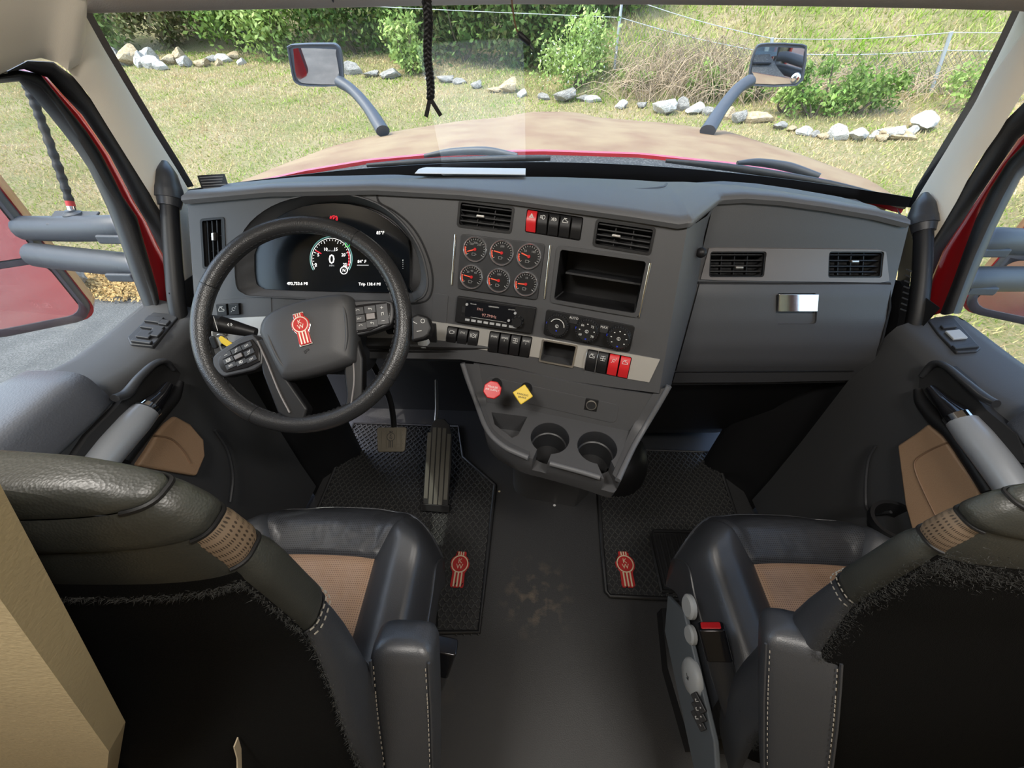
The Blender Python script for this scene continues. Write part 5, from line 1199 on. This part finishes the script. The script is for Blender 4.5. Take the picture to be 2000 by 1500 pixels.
# hood mirrors
for s in (-1, 1):
    if s < 0: o = [(561, 96), (567, 87), (640, 85), (658, 88), (668, 106), (672, 156), (666, 168), (600, 169), (578, 163), (570, 148)]; g = [(573, 98), (580, 94), (650, 96), (656, 104), (664, 158), (658, 165), (600, 163), (584, 158), (577, 140)]; arm = [(664, 160, 2.45), (690, 178, 2.40), (720, 212, 2.32), (748, 256, 2.22)]; lab = 'grey hood mirror reflecting the bare asphalt lot'
    else: o = [(1474, 98), (1480, 88), (1500, 84), (1568, 86), (1576, 98), (1572, 140), (1556, 168), (1470, 168), (1461, 158), (1466, 120)]; g = [(1478, 96), (1486, 92), (1564, 94), (1570, 102), (1564, 145), (1552, 163), (1472, 163), (1467, 152), (1471, 118)]; arm = [(1464, 158, 2.45), (1440, 175, 2.40), (1410, 212, 2.32), (1382, 256, 2.20)]; lab = 'grey hood mirror reflecting the red truck side'
    pm = Plane(U(615 if s < 0 else 1518, 127, Y=2.45), (.135, -1, -.10) if s < 0 else (-.27, -1, -.04)); F = frame(pm.o, (1, 0, 0), pm.n); iv_ = F.inverted()
    t = thing('hood_mirror', U(arm[-1][0], arm[-1][1], Y=arm[-1][2]), lab, 'mirror')
    pts = smooth2([tuple((iv_ @ pm.hit(*p))[:2]) for p in o], 2); gx = sum(p[0] for p in pts)/len(pts); gy = sum(p[1] for p in pts)/len(pts)
    loft('housing', [[F @ V((gx+(x-gx)*k, gy+(y-gy)*k, z)) for x, y in pts] for k, z in ((.5, -.1), (.8, -.085), (.95, -.05), (1.0, -.01), (1.0, .0), (.985, .004), (.93, .003), (.92, -.004))], 'mirror_arm', t, smooth=60)
    prism('mirror_glass', smooth2([tuple((iv_ @ pm.hit(*p))[:2]) for p in g], 2), -.003, .001, F, 'mirror', t)
    if s > 0: lathe('spot_mirror', [(.022, .001), (.022, .004), (.012, .007), (.001, .008)], sub(F, *tuple((iv_ @ pm.hit(1554, 153))[:2])), 'mirror', t, seg=20, smooth=80)
    tube('arm', [U(a, b, Y=y) for a, b, y in arm], [.034, .030, .032, .038], 'mirror_arm', t, seg=14, sm=5, flat=.8)
# wipers
def wiper(pts, armp, label):
    t = thing('wiper', U(*pts[0][:2], Y=pts[0][2]), label, 'wiper')
    tube('blade', [U(a, b, Y=y) for a, b, y in pts], [.006]+[.011]*(len(pts)-2)+[.008], 'black', t, seg=8, sm=4)
    tube('arm', [U(a, b, Y=y) for a, b, y in armp], [.006, .012, .014, .010], 'charcoal', t, seg=8, sm=4)
wiper([(716, 323, 1.47), (800, 318, 1.50), (900, 313, 1.53), (1000, 310, 1.53), (1075, 309, 1.53)], [(828, 305, 1.56), (880, 297, 1.58), (950, 295, 1.58), (1010, 305, 1.56)], 'black wiper parked below the paper reflection')
wiper([(1300, 314, 1.49), (1400, 324, 1.45), (1500, 338, 1.40), (1620, 360, 1.32), (1737, 388, 1.22)], [(1440, 318, 1.46), (1480, 317, 1.47), (1540, 326, 1.45), (1600, 345, 1.4)], 'black wiper parked before the passenger side')
# side mirrors on twin arms
def side_mirror(s, label):
    t = thing('side_mirror', V((s*1.1, .95, 1.0)), label, 'mirror')
    if s < 0:
        A1 = [(290, 442, -1.02), (230, 445, -1.08), (140, 447, -1.24), (50, 446, -1.42)]; A2 = [(300, 524, -1.02), (255, 518, -1.08), (160, 508, -1.24), (70, 498, -1.40)]
    else:
        A1 = [(1880, 470, 1.02), (1935, 470, 1.08), (2020, 474, 1.24), (2110, 476, 1.42)]; A2 = [(1870, 545, 1.02), (1910, 545, 1.08), (2000, 545, 1.24), (2090, 545, 1.40)]
    for A in (A1, A2): tube('arm', [U(a, b, X=x) for a, b, x in A], [.026, .031, .032, .032], 'mirror_arm', t, seg=16, sm=5, flat=1.0)
    if s < 0:
        for p, x in (((222, 466), -1.08), ((240, 540), -1.08)): box('arm_clip', frame(U(*p, X=x), (1, 0, 0), (0, -1, .1)), .07, .022, .012, 'mirror_arm', t, bevel=.005)
    else:
        for p, x in (((1935, 492), 1.08), ((1912, 566), 1.08)): box('arm_clip', frame(U(*p, X=x), (1, 0, 0), (0, -1, .1)), .07, .022, .012, 'mirror_arm', t, bevel=.005)
    # housing: tall rounded box, glass facing back
    n = V((-s*.55, -.86, .07)).normalized()
    c = U(-105, 440, X=-1.52) if s < 0 else U(2160, 440, X=1.56)
    F = frame(c, (1, 0, 0), n); W_, H_ = .26, .62
    out = rrect(W_, H_, .05, 5)
    loft('housing', [[F @ V((x*k, y*k, z)) for x, y in out] for k, z in ((.6, -.13), (.85, -.12), (.97, -.08), (1.0, -.03), (1.0, .0), (.98, .006), (.92, .005), (.91, -.003))], 'mirror_arm', t, smooth=60)
    prism('mirror_glass', [(x, y+.085) for x, y in rrect(W_*.88, H_*.60, .03, 4)], -.002, .002, F, 'mirror', t); prism('convex_glass', [(x, y-.205) for x, y in rrect(W_*.88, H_*.27, .03, 4)], -.002, .002, F, 'mirror', t)
    box('glass_divider', sub(F, 0, -.112), W_*.93, .014, .006, 'mirror_arm', t)
    loft('red_shell', [[F @ V((x*k, y*k, z)) for x, y in out] for k, z in ((.55, -.145), (.86, -.132), (1.01, -.085), (1.03, -.03))], 'red_paint', t, smooth=60, caps=True)
    return t
side_mirror(-1, 'tall side mirror with red shell on twin arms outside the driver window')
side_mirror(1, 'side mirror on twin arms outside the passenger window')
an = thing('whip_antenna', U(144, 425, X=-1.22), 'black ribbed whip antenna standing on the mirror arm', 'antenna')
bp = U(146, 424, X=-1.22); box('base_plate', frame(bp+V((0, -.005, -.004)), (1, 0, 0), (0, -.35, .94)), .12, .05, .006, 'mirror_arm', an, bevel=.003)
top = [bp, U(139, 402, X=-1.22), U(134, 388, X=-1.22)]
lathe('base', [(.022, 0), (.02, .01), (.012, .014), (.010, .018)], frame(bp, (1, 0, 0), (0, 0, 1)), 'mirror_arm', an, seg=18)
tube('ferrule', [bp, U(139, 403, X=-1.22)], .0095, 'chrome', an, seg=12); tube('red_collar', [U(139, 403, X=-1.22), U(136, 393, X=-1.22)], .009, 'red_emblem', an, seg=12)
L = [(136, 393), (122, 350), (104, 300), (84, 245), (66, 198), (50, 160), (30, 100), (10, 30)]
pts = catmull([U(*p, X=-1.22) for p in L], 8); tube('whip', pts, [.0085+.0015*math.sin(i*1.7) for i in range(len(pts))], 'rubber', an, seg=10)

# ================================================================== GROUND
def Gz(x, y):
    z = -1.25 + .1*max(0, y-4) + (.06*x if x > 0 else .012*x)*(1 if y > 2 else .5) - (.06*max(0, x-8))
    if x > 1.5: h_ = y-(11.6-.12*(x-4))
    else: h_ = y-19
    if h_ > 0: z += .26*h_ + .1*(1-math.exp(-h_))
    z += .05*math.sin(x*.7+1)*math.sin(y*.6) + .03*math.sin(x*1.9)*math.sin(y*1.5+2)
    return max(z, -1.245 if y > 3.9 or x > 2.0 else -1.3)
def ground(px, py):
    d = ray(px, py); t = 1.5
    while t < 60:
        p = CAM+d*t
        if p.z < Gz(p.x, p.y): return V((p.x, p.y, Gz(p.x, p.y)))
        t += .03
    return CAM+d*20
def noise_mat(name, cols, sc1, sc2, rough=.9, bump=.0):
    m = bpy.data.materials.new(name); m.use_nodes = True; t = m.node_tree; b = t.nodes['Principled BSDF']; b.inputs['Roughness'].default_value = rough; b.inputs['Specular IOR Level'].default_value = .15
    tc = t.nodes.new('ShaderNodeTexCoord'); n1 = t.nodes.new('ShaderNodeTexNoise'); n1.inputs['Scale'].default_value = sc1; n1.inputs['Detail'].default_value = 8; n1.inputs['Roughness'].default_value = .65
    n2 = t.nodes.new('ShaderNodeTexNoise'); n2.inputs['Scale'].default_value = sc2; n2.inputs['Detail'].default_value = 4
    t.links.new(tc.outputs['Object'], n1.inputs['Vector']); t.links.new(tc.outputs['Object'], n2.inputs['Vector'])
    ad = t.nodes.new('ShaderNodeMath'); ad.operation = 'MULTIPLY_ADD'; ad.inputs[1].default_value = .55; t.links.new(n2.outputs[0], ad.inputs[0])
    m3 = t.nodes.new('ShaderNodeMath'); m3.operation = 'MULTIPLY'; m3.inputs[1].default_value = .5; t.links.new(n1.outputs[0], m3.inputs[0]); t.links.new(m3.outputs[0], ad.inputs[2])
    r = t.nodes.new('ShaderNodeValToRGB'); e = r.color_ramp.elements
    e[0].position = .38; e[0].color = (*cols[0], 1); e[1].position = .66; e[1].color = (*cols[-1], 1)
    for i, c in enumerate(cols[1:-1]): q = e.new(.38+.28*(i+1)/(len(cols)-1)); q.color = (*c, 1)
    t.links.new(ad.outputs[0], r.inputs[0]); t.links.new(r.outputs[0], b.inputs['Base Color'])
    if bump:
        bp = t.nodes.new('ShaderNodeBump'); bp.inputs['Strength'].default_value = .8; bp.inputs['Distance'].default_value = bump; t.links.new(n2.outputs[0], bp.inputs['Height']); t.links.new(bp.outputs[0], b.inputs['Normal'])
    MT[name] = m; return m
noise_mat('lawn', [(.12, .14, .04), (.21, .18, .085), (.31, .24, .15)], .5, 22, bump=.05)
noise_mat('hill', [(.12, .17, .035), (.20, .24, .06), (.30, .28, .12)], .5, 14, bump=.05)
noise_mat('asphalt', [(.07, .07, .07), (.105, .105, .10), (.18, .175, .165)], 1.2, 60, bump=.01)
ys = [3.9+.35*i for i in range(46)]; ys = [y for y in ys if y < 12] + [12+.6*i for i in range(16)] + [22, 25, 30, 40, 60]
gx = [-45, -32, -24] + [-20+.7*i for i in range(60)] + [24, 32, 45]
st(sheet('lawn', [[V((x, y + (0 if y > 5 else 0), Gz(x, y))) for x in gx] for y in ys], 'lawn', smooth=80))
st(sheet('lawn_right', [[V((x, y, Gz(x, y))) for x in (2.2, 3, 4, 5, 7, 10, 15, 30, 45)] for y in (-12, -6, -2, 0, 1, 2, 3, 3.95)], 'lawn', smooth=80))
st(sheet('pavement', [[V((x, y, -1.26)) for x in (-60, -10, 0, 3, 60)] for y in (-90, -20, 0, 4.3)], 'asphalt', smooth=0))
# ---- coloured blades / leaves
def leaf_mat(name, trans=.25):
    m = bpy.data.materials.new(name); m.use_nodes = True; t = m.node_tree; b = t.nodes['Principled BSDF']; b.inputs['Roughness'].default_value = .7; b.inputs['Specular IOR Level'].default_value = .25
    a = t.nodes.new('ShaderNodeAttribute'); a.attribute_name = 'Col'; t.links.new(a.outputs[0], b.inputs['Base Color'])
    tr = t.nodes.new('ShaderNodeBsdfTranslucent'); t.links.new(a.outputs[0], tr.inputs[0]); mx = t.nodes.new('ShaderNodeMixShader'); mx.inputs[0].default_value = trans
    t.links.new(b.outputs[0], mx.inputs[1]); t.links.new(tr.outputs[0], mx.inputs[2]); t.links.new(mx.outputs[0], t.nodes['Material Output'].inputs[0]); MT[name] = m
leaf_mat('grass_blade', .3); leaf_mat('leaf', .3)
def tri_mesh(name, P, Cc, k, m, parent=None):
    """P (n*k,3) vertices, n polygons of k corners, Cc (n,3) colours"""
    n = len(P)//k; c = (P.min(0)+P.max(0))/2; me = bpy.data.meshes.new(name)
    me.vertices.add(n*k); me.vertices.foreach_set('co', (P-c).astype(np.float32).ravel())
    me.loops.add(n*k); me.loops.foreach_set('vertex_index', np.arange(n*k, dtype=np.int32)); me.polygons.add(n); me.polygons.foreach_set('loop_start', np.arange(0, n*k, k, dtype=np.int32))
    me.update(calc_edges=True); at = me.color_attributes.new('Col', 'FLOAT_COLOR', 'POINT')
    cc = np.ones((n*k, 4), np.float32); cc[:, :3] = np.repeat(Cc, k, 0); at.data.foreach_set('color', cc.ravel())
    return mo(name, me, V(c.tolist()), m, parent, smooth=0)
rng = np.random.default_rng(5)
GV = np.vectorize(Gz)
def patchy(x, y): return np.clip(.5+.35*np.sin(x*.9+np.sin(y*.7)*1.5)*np.sin(y*1.1+np.cos(x*.6))+.35*np.sin(x*2.7+y*1.3)*np.sin(y*3.1-x*1.7), 0, 1)
def blades(name, n, xr, yr, h, mask, label, green):
    x = rng.uniform(*xr, n); y = yr[0]+(yr[1]-yr[0])*rng.random(n)**1.3; k = mask(x, y); x, y = x[k], y[k]; n = len(x); z = GV(x, y)
    hh = h*rng.uniform(.5, 1.5, n); a = rng.uniform(0, 2*np.pi, n); lean = rng.uniform(.2, 1.3, n)*hh; b = rng.uniform(0, 2*np.pi, n); w_ = .006+.0016*y*.6
    P = np.zeros((n, 3, 3)); P[:, 0] = np.c_[x-np.cos(a)*w_, y-np.sin(a)*w_, z-.01]; P[:, 1] = np.c_[x+np.cos(a)*w_, y+np.sin(a)*w_, z-.01]; P[:, 2] = np.c_[x+np.cos(b)*lean, y+np.sin(b)*lean, z+hh]
    g = np.clip(patchy(x, y)*.9+rng.normal(0, .28, n)+green, 0, 1)[:, None]; v = rng.uniform(.75, 1.25, (n, 1))
    Cc = (np.array([.60, .44, .25])*(1-g)+np.array([.23, .35, .04])*g)*v
    return tag(tri_mesh(name, P.reshape(-1, 3), Cc, 3, 'grass_blade'), label, 'grass', kind='stuff')
blades('lawn_grass', 110000, (-17, 11), (4.0, 18.5), .05, lambda x, y: ((x > 2.2) | (y > 4.3)) & (np.where(x > 1.5, y < 11.6-.12*(x-4), True)), 'patchy green and straw coloured lawn before the truck', -.1)
blades('hill_grass', 60000, (1, 26), (9.5, 26), .12, lambda x, y: y > 11.4-.12*(x-4), 'long green grass on the slope behind the fence', .25)
blades('verge_grass', 16000, (2.4, 9), (.0, 4.2), .05, lambda x, y: x > 2.4, 'mown grass strip beside the passenger window', .15)
# ---- rocks
def rock_mesh(seed):
    bm = bmesh.new(); bmesh.ops.create_icosphere(bm, subdivisions=3, radius=1); r = random.Random(seed)
    pl = [(V((r.gauss(0, 1), r.gauss(0, 1), r.gauss(0, 1))).normalized(), r.uniform(.42, .8)) for _ in range(18)]
    for v in bm.verts:
        p = v.co.copy()
        for n, d in pl:
            e = p.dot(n)-d
            if e > 0: p -= n*e
        v.co = p*(1+.06*math.sin(7*p.x+seed)*math.sin(6*p.y+seed*2)+.04*math.sin(15*p.z+seed)*math.sin(13*p.x))
    me = bpy.data.meshes.new('rock'); bm.to_mesh(me); bm.free(); me.polygons.foreach_set('use_smooth', [True]*len(me.polygons)); me.set_sharp_from_angle(angle=math.radians(14)); return me
noise_mat('rock_white', [(.26, .24, .21), (.44, .41, .37), (.58, .55, .50)], 1.5, 9, bump=.03)
noise_mat('rock_tan', [(.26, .20, .12), (.40, .30, .18), (.50, .41, .29)], 1.5, 8, bump=.03)
noise_mat('rock_grey', [(.17, .155, .14), (.27, .25, .22), (.38, .355, .32)], 1.5, 9, bump=.03)
RK = {(k, m_): None for k in range(4) for m_ in 'wtg'}
for k in range(4):
    for m_, mm in (('w', 'rock_white'), ('t', 'rock_tan'), ('g', 'rock_grey')):
        me = rock_mesh(k*3+1); me.materials.append(MT[mm]); RK[(k, m_)] = me
LBL = {'w': 'pale whitish boulder', 't': 'tan sandstone boulder', 'g': 'weathered grey boulder'}
ORD = 'first second third fourth fifth sixth seventh eighth ninth tenth eleventh twelfth thirteenth fourteenth fifteenth sixteenth seventeenth eighteenth nineteenth twentieth twenty-first twenty-second twenty-third'.split()
def rock(px, py, wpx, hpx, kind, where, i, k=0, frm=''):
    g = ground(px, py+hpx*.5); t = (g-CAM).dot(FW); sx = wpx/FPX*t/2; sz = hpx/FPX*t/2
    o = bpy.data.objects.new('boulder', RK[(i % 4, kind)]); COL.objects.link(o); o.location = (g.x, g.y+sx*.3, g.z+sz*.75); o.scale = (sx*1.3, sx*1.05, sz*1.5); o.rotation_euler = (.15*math.sin(i), .1*math.cos(i*2), .35*math.sin(i*1.7)); WL[o] = V(o.location)
    tag(o, f'{LBL[kind]}, {ORD[k]} from the {frm}', 'rock', 'boulders ' + where)
i = 0
RL = ((225, 108, 34, 22, 'g'), (255, 112, 44, 34, 't'), (278, 120, 30, 22, 'w'), (300, 112, 30, 24, 'w'), (304, 124, 36, 20, 'w'), (330, 118, 26, 18, 't'), (352, 112, 30, 22, 't'), (365, 122, 28, 16, 'w'), (440, 116, 28, 14, 'w'), (455, 110, 26, 14, 't'), (472, 122, 20, 10, 'w'), (240, 124, 24, 14, 'g'), (318, 130, 24, 14, 'w'), (412, 116, 22, 12, 'g'), (428, 124, 18, 10, 't'), (398, 124, 30, 12, 't'))
rank = sorted([(q[0], q[1]) for q in RL], reverse=False)
for px, py, w_, h_, k in RL:
    rock(px, py, w_, h_, k, 'in the row below the hedge', i, rank.index((px, py)), 'weedy yellow-green shrub in the hedge row'); i += 1
RL = ((692, 136, 34, 20, 'g'), (725, 145, 34, 12, 'g'), (762, 146, 46, 14, 'g'), (873, 155, 40, 10, 'g'), (900, 160, 26, 10, 'g'), (993, 169, 36, 26, 't'), (1020, 184, 24, 12, 'w'), (1105, 188, 50, 18, 'g'), (1160, 195, 30, 12, 'w'), (965, 176, 26, 10, 't'), (840, 152, 24, 10, 'g'), (932, 166, 26, 12, 'g'), (1065, 190, 24, 10, 'g'), (1137, 193, 24, 12, 'g'))
rank = sorted([(q[0], q[1]) for q in RL], reverse=True)
for px, py, w_, h_, k in RL:
    rock(px, py, w_, h_, k, 'beside the flowering bush', i, rank.index((px, py)), 'chain link fence post near the flowering bush'); i += 1
RL = ((1213, 206, 30, 12, 'w'), (1298, 210, 52, 22, 'w'), (1335, 206, 24, 22, 'g'), (1356, 214, 38, 18, 'w'), (1420, 224, 30, 18, 't'), (1442, 230, 30, 20, 'g'), (1485, 232, 52, 18, 't'), (1522, 246, 30, 14, 'g'), (1570, 258, 36, 12, 'w'), (1608, 266, 24, 10, 't'), (1637, 262, 34, 26, 'w'), (1675, 264, 40, 22, 'w'), (1705, 266, 20, 12, 'w'), (1742, 260, 50, 18, 'w'), (1760, 266, 60, 16, 't'), (1804, 240, 58, 30, 'w'), (1780, 256, 24, 12, 'w'), (1255, 206, 22, 10, 'g'), (1386, 219, 24, 14, 'g'), (1546, 252, 22, 10, 't'), (1590, 263, 20, 10, 'g'), (1722, 269, 24, 12, 't'))
rank = sorted([(q[0], q[1]) for q in RL], reverse=True)
for px, py, w_, h_, k in RL:
    rock(px, py, w_, h_, k, 'along the bramble bank', i, rank.index((px, py)), 'far weedy clump on the bramble bank'); i += 1
g = U(122, 570, z=-1.2); o = bpy.data.objects.new('boulder', RK[(2, 'g')]); COL.objects.link(o); o.location = (g.x, g.y+.1, -1.06); o.scale = (.36, .3, .30); o.rotation_euler = (.2, .1, .5); tag(o, 'grey boulder on the asphalt edge beside dry leaves', 'rock')
# ---- dry leaves at the lawn edge, gravel
n = 7000; x = rng.normal(-5.35, .75, n); y = rng.normal(4.45, .20, n)+(-5.35-x)*.12; k = (x < -4.2) & (y > 4.0); x, y = x[k], y[k]; n = len(x); z = np.maximum(GV(x, y), -1.25)+rng.uniform(.005, .05, n)
P = np.zeros((n, 4, 3)); a = rng.uniform(0, 6.28, n)
for q, (dx, dy_) in enumerate(((-.024, 0), (0, -.012), (.024, 0), (0, .012))): P[:, q] = np.c_[x+dx*np.cos(a)-dy_*np.sin(a), y+dx*np.sin(a)+dy_*np.cos(a), z+rng.normal(0, .012, n)]
Cc = np.array([.62, .42, .17])*rng.uniform(.45, 1.3, (n, 1)); tag(tri_mesh('dry_leaves', P.reshape(-1, 3), Cc, 4, 'leaf'), 'drift of dry orange leaves along the asphalt edge', 'leaves', kind='stuff')
# ---- shrubs
def shrub(name, label, base, w_, d_, h_, n, size, cols, seed, cat='shrub', group=None, flowers=0, lo=0., clumps=26, stems=5):
    r = np.random.default_rng(seed); t = thing(name, base, label, cat, group); bx_ = np.array(base)
    cc = r.normal(0, 1, (clumps, 3)); cc /= np.linalg.norm(cc, axis=1)[:, None]; cc *= r.uniform(.35, 1, (clumps, 1)); cc *= np.array([w_/2, d_/2, h_/2]); cc[:, 2] += h_*.5; cc[:, 2] = np.maximum(cc[:, 2], lo*h_)
    wts = r.integers(0, clumps, n); rad = min(w_, h_)*.17*r.uniform(.6, 1.35, clumps); p = bx_+cc[wts]+r.normal(0, 1, (n, 3))*rad[wts][:, None]*.62; p[:, 2] = np.maximum(p[:, 2], base[2]+.03)
    def leaves(p, size, C0, nm):
        n = len(p); a = r.normal(0, 1, (n, 3)); a /= np.linalg.norm(a, axis=1)[:, None]; b = r.normal(0, 1, (n, 3)); b -= a*(a*b).sum(1)[:, None]; b /= np.linalg.norm(b, axis=1)[:, None]; s_ = size*r.uniform(.6, 1.4, (n, 1))
        P = np.stack([p-a*s_, p-b*s_*.5, p+a*s_, p+b*s_*.5], 1); return tri_mesh(nm, P.reshape(-1, 3), C0, 4, 'leaf', t)
    ci = np.array(cols)[r.integers(0, len(cols), n)]*(.6+.6*r.random((n, 1)))*(.8+.4*r.random(clumps)[wts][:, None]); leaves(p, size, ci, 'foliage')
    if flowers:
        q = bx_+cc[r.integers(0, clumps, flowers)]+r.normal(0, 1, (flowers, 3))*min(w_, h_)*.12; leaves(q, size*.55, np.tile([[.9, .88, .72]], (flowers, 1)), 'blossom')
    for i in range(stems):
        e = bx_+cc[i % clumps]; m_ = (bx_+e)/2+r.normal(0, .08, 3); tube('stem', [V(base)+V((.05*i-.1, 0, -.05)), V(m_.tolist()), V(e.tolist())], [.03, .02, .008], mat('bark%d_%d' % (seed, i), (.12, .09, .06), .9) if i == 0 else 'bark%d_0' % seed, t, seg=5, sm=4)
    return t
dk = [(.07, .13, .03), (.10, .18, .04), (.16, .24, .06), (.14, .16, .05)]; md = [(.14, .24, .05), (.22, .34, .07), (.30, .40, .12)]; lt_ = [(.34, .46, .12), (.44, .54, .18), (.28, .40, .10)]; br = [(.20, .20, .08), (.26, .22, .12), (.16, .20, .06)]
HB = [(-19.5, 18.8, 3.6, 3.2, md), (-16.2, 18.6, 3.2, 3.0, lt_), (-13.6, 18.9, 3.4, 2.6, br), (-11.0, 18.8, 3.4, 3.2, md), (-8.6, 18.6, 3.2, 3.4, md), (-6.2, 18.2, 3.2, 3.2, dk), (-4.0, 17.4, 3.0, 3.0, dk), (-2.2, 16.6, 2.8, 3.0, dk), (-.4, 16.0, 2.8, 3.0, dk), (1.3, 15.4, 2.4, 2.8, dk), (-12.4, 20.4, 3.6, 3.6, br), (-7.4, 20.2, 3.6, 3.6, md), (-3.0, 19.2, 3.6, 3.6, dk), (.5, 18.2, 3.6, 3.4, dk), (2.6, 15.8, 1.6, 2.6, md)]
WHERE = {id(md): '%s mid green hedge shrub counted from the fence post', id(lt_): '%s pale yellow-green hedge shrub counted from the fence post', id(br): '%s brownish half-bare hedge shrub counted from the fence post', id(dk): '%s dark green hedge shrub counted from the fence post'}
CNT = {}
for i, (x, y, w_, h_, c) in enumerate(sorted(HB, key=lambda q: -q[0])):
    CNT[id(c)] = CNT.get(id(c), -1)+1
    shrub('hedge_shrub', WHERE[id(c)] % ORD[CNT[id(c)]], (x, y, Gz(x, y)-.1), w_, 2.2, h_, 5200, .085, c, 40+i, group='hedge shrubs', clumps=34, stems=3)
g = ground(800, 150); shrub('young_shrub', 'bright yellow-green young shrub before the dark hedge', (g.x, g.y+.3, g.z), 1.7, 1.1, 1.3, 1500, .07, lt_, 80, clumps=18)
g = ground(1120, 186); shrub('flowering_bush', 'pale green flowering bush with small white blossoms beside the fence post', (g.x, g.y+.2, g.z), 2.0, 1.2, 1.55, 3000, .05, lt_, 81, flowers=420, clumps=26)
g = ground(560, 100); shrub('young_shrub', 'light green leafy shrub above the left hood mirror', (-9.0, 17.3, Gz(-9, 17.3)), 2.6, 1.2, 2.4, 2200, .085, lt_, 82, clumps=20)
g = ground(215, 100); shrub('young_shrub', 'yellow-green weedy shrub at the end of the boulder row', (-15.8, 17.6, Gz(-15.8, 17.6)), 2.2, 1.0, 1.3, 1600, .08, lt_, 83, clumps=16)
for i, (px, py, w_, h_, n, c, lab) in enumerate(((1370, 200, 1.6, .75, 1300, lt_, 'low green bramble clump left of the mirror arm'), (1480, 205, 1.4, .8, 900, md, 'low green bramble clump under the right hood mirror'), (1600, 235, 1.8, .95, 1700, md, 'leafy bramble clump behind the white boulders'), (1690, 232, 1.6, .9, 1400, md, 'leafy bramble clump beside the leaning post'), (1545, 228, 1.3, .7, 900, lt_, 'pale leafy bramble clump among bare stems'), (1905, 230, 1.2, 1.1, 800, lt_, 'tall weedy clump beyond the square white boulder'), (1240, 190, 1.3, .5, 700, lt_, 'low weeds at the foot of the fence post'))):
    g = ground(px, py); shrub('bramble_clump', lab, (g.x, g.y+.3, g.z), w_, .8, h_, n, .045, c, 90+i, cat='bramble', clumps=16, stems=4)
# bare brown bramble canes (uncountable tangle)
fz = []; r = random.Random(8)
for i in range(620):
    px = r.choice([r.uniform(1205, 1460), r.uniform(1205, 1420), r.uniform(1440, 1790)]); x = lerp(2.3, 9.3, (px-1205)/600)+r.uniform(-.4, .4); y = 12.4-.22*(x-2.3)+r.uniform(-.9, .5); z = Gz(x, y)
    L = r.uniform(.5, 1.5); a = r.uniform(0, 2*PI); hgt = r.uniform(.3, 1.15)*(1.1 if px < 1460 else .8); pts = [V((x+math.cos(a)*L*f, y+math.sin(a)*L*f*.5, z+hgt*4*f*(1-f*.85)*.62+r.uniform(-.02, .02))) for f in (0, .2, .4, .6, .8, 1)]
    fz.append(grid(tube_rings(pts, [.009, .008, .007, .006, .005, .003], 3), True))
cn = joined('bare_canes', fz, mat('cane', (.34, .25, .16), .9), None, smooth=0); tag(cn, 'tangle of bare brown bramble canes along the fence', 'brambles', kind='stuff')
# ---- chain-link fence
fn = thing('chain_link_fence', (5, 12.2, Gz(5, 12.2)), 'rusty chain link fence with leaning posts and barbed wire', 'fence')
posts = [((1196, 172), (1216, -10), 13.0), ((1502, 200), (1508, 74), 11.9), ((1812, 214), (1858, 62), 11.0)]
pp_ = []
for b, t_, y in posts:
    pb, pt_ = U(*b, Y=y), U(*t_, Y=y); pp_.append((pb, pt_)); tube('post', [pb+V((0, 0, -.2)), pt_], .035, 'silver' if False else mat('post%d' % y, (.42, .43, .44), .6, metal=.3), fn, seg=8)
ends = [(V((-15, 19.6, Gz(-15, 19.6))), V((-15, 19.6, Gz(-15, 19.6)+1.75)))] + pp_ + [(V((14.5, 9.6, Gz(14.5, 9.6))), V((14.6, 9.6, Gz(14.5, 9.6)+1.4)))]
wires = []
for (a0, a1), (b0, b1) in zip(ends, ends[1:]):
    for f in (.78, .99):
        pts = [a0.lerp(a1, f).lerp(b0.lerp(b1, f), k/10)+V((0, 0, -.05*math.sin(PI*k/10))) for k in range(11)]; tube('wire', pts, .007, 'button_grey', fn, seg=4)
mesh = []
for (a0, a1), (b0, b1) in zip(pp_, pp_[1:]+[ends[-1]]):
    L = (b0-a0).length; nx = int(L/.085)
    for i in range(-9, nx+9):
        for sg in (1, -1):
            pts = []
            for k in range(10):
                u_ = (i+sg*k)/nx
                if 0 <= u_ <= 1: pts.append(a0.lerp(a1, .05+.73*k/9).lerp(b0.lerp(b1, .05+.73*k/9), u_)+V((0, .004*sg, 0)))
            if len(pts) > 1: mesh.append(grid(tube_rings(pts, .0038, 3), True))
mm = joined('wire_mesh', mesh, mat('wire_rust', (.16, .15, .13), .8), fn, smooth=0); mm['kind'] = 'stuff'
# ---- cones far behind, seen in the hood mirror
for i, (x, y) in enumerate(((-3.0, -8.5), (-3.7, -9.2))):
    F = frame((x, y, -1.26), (1, 0, 0), (0, 0, 1)); t = thing('traffic_cone', (x, y, -1.26), 'orange traffic cone on the asphalt lot behind the truck', 'cone', 'traffic cones'); box('base', F, .38, .38, .04, mat('cone%d' % i, (.85, .17, .04), .5), t, bevel=.01); lathe('body', [(.15, .04), (.035, .72), (.02, .73)], F, 'cone%d' % i, t, seg=20); lathe('band', [(.098, .38), (.078, .5)], F, 'white', t, seg=20, caps=False)
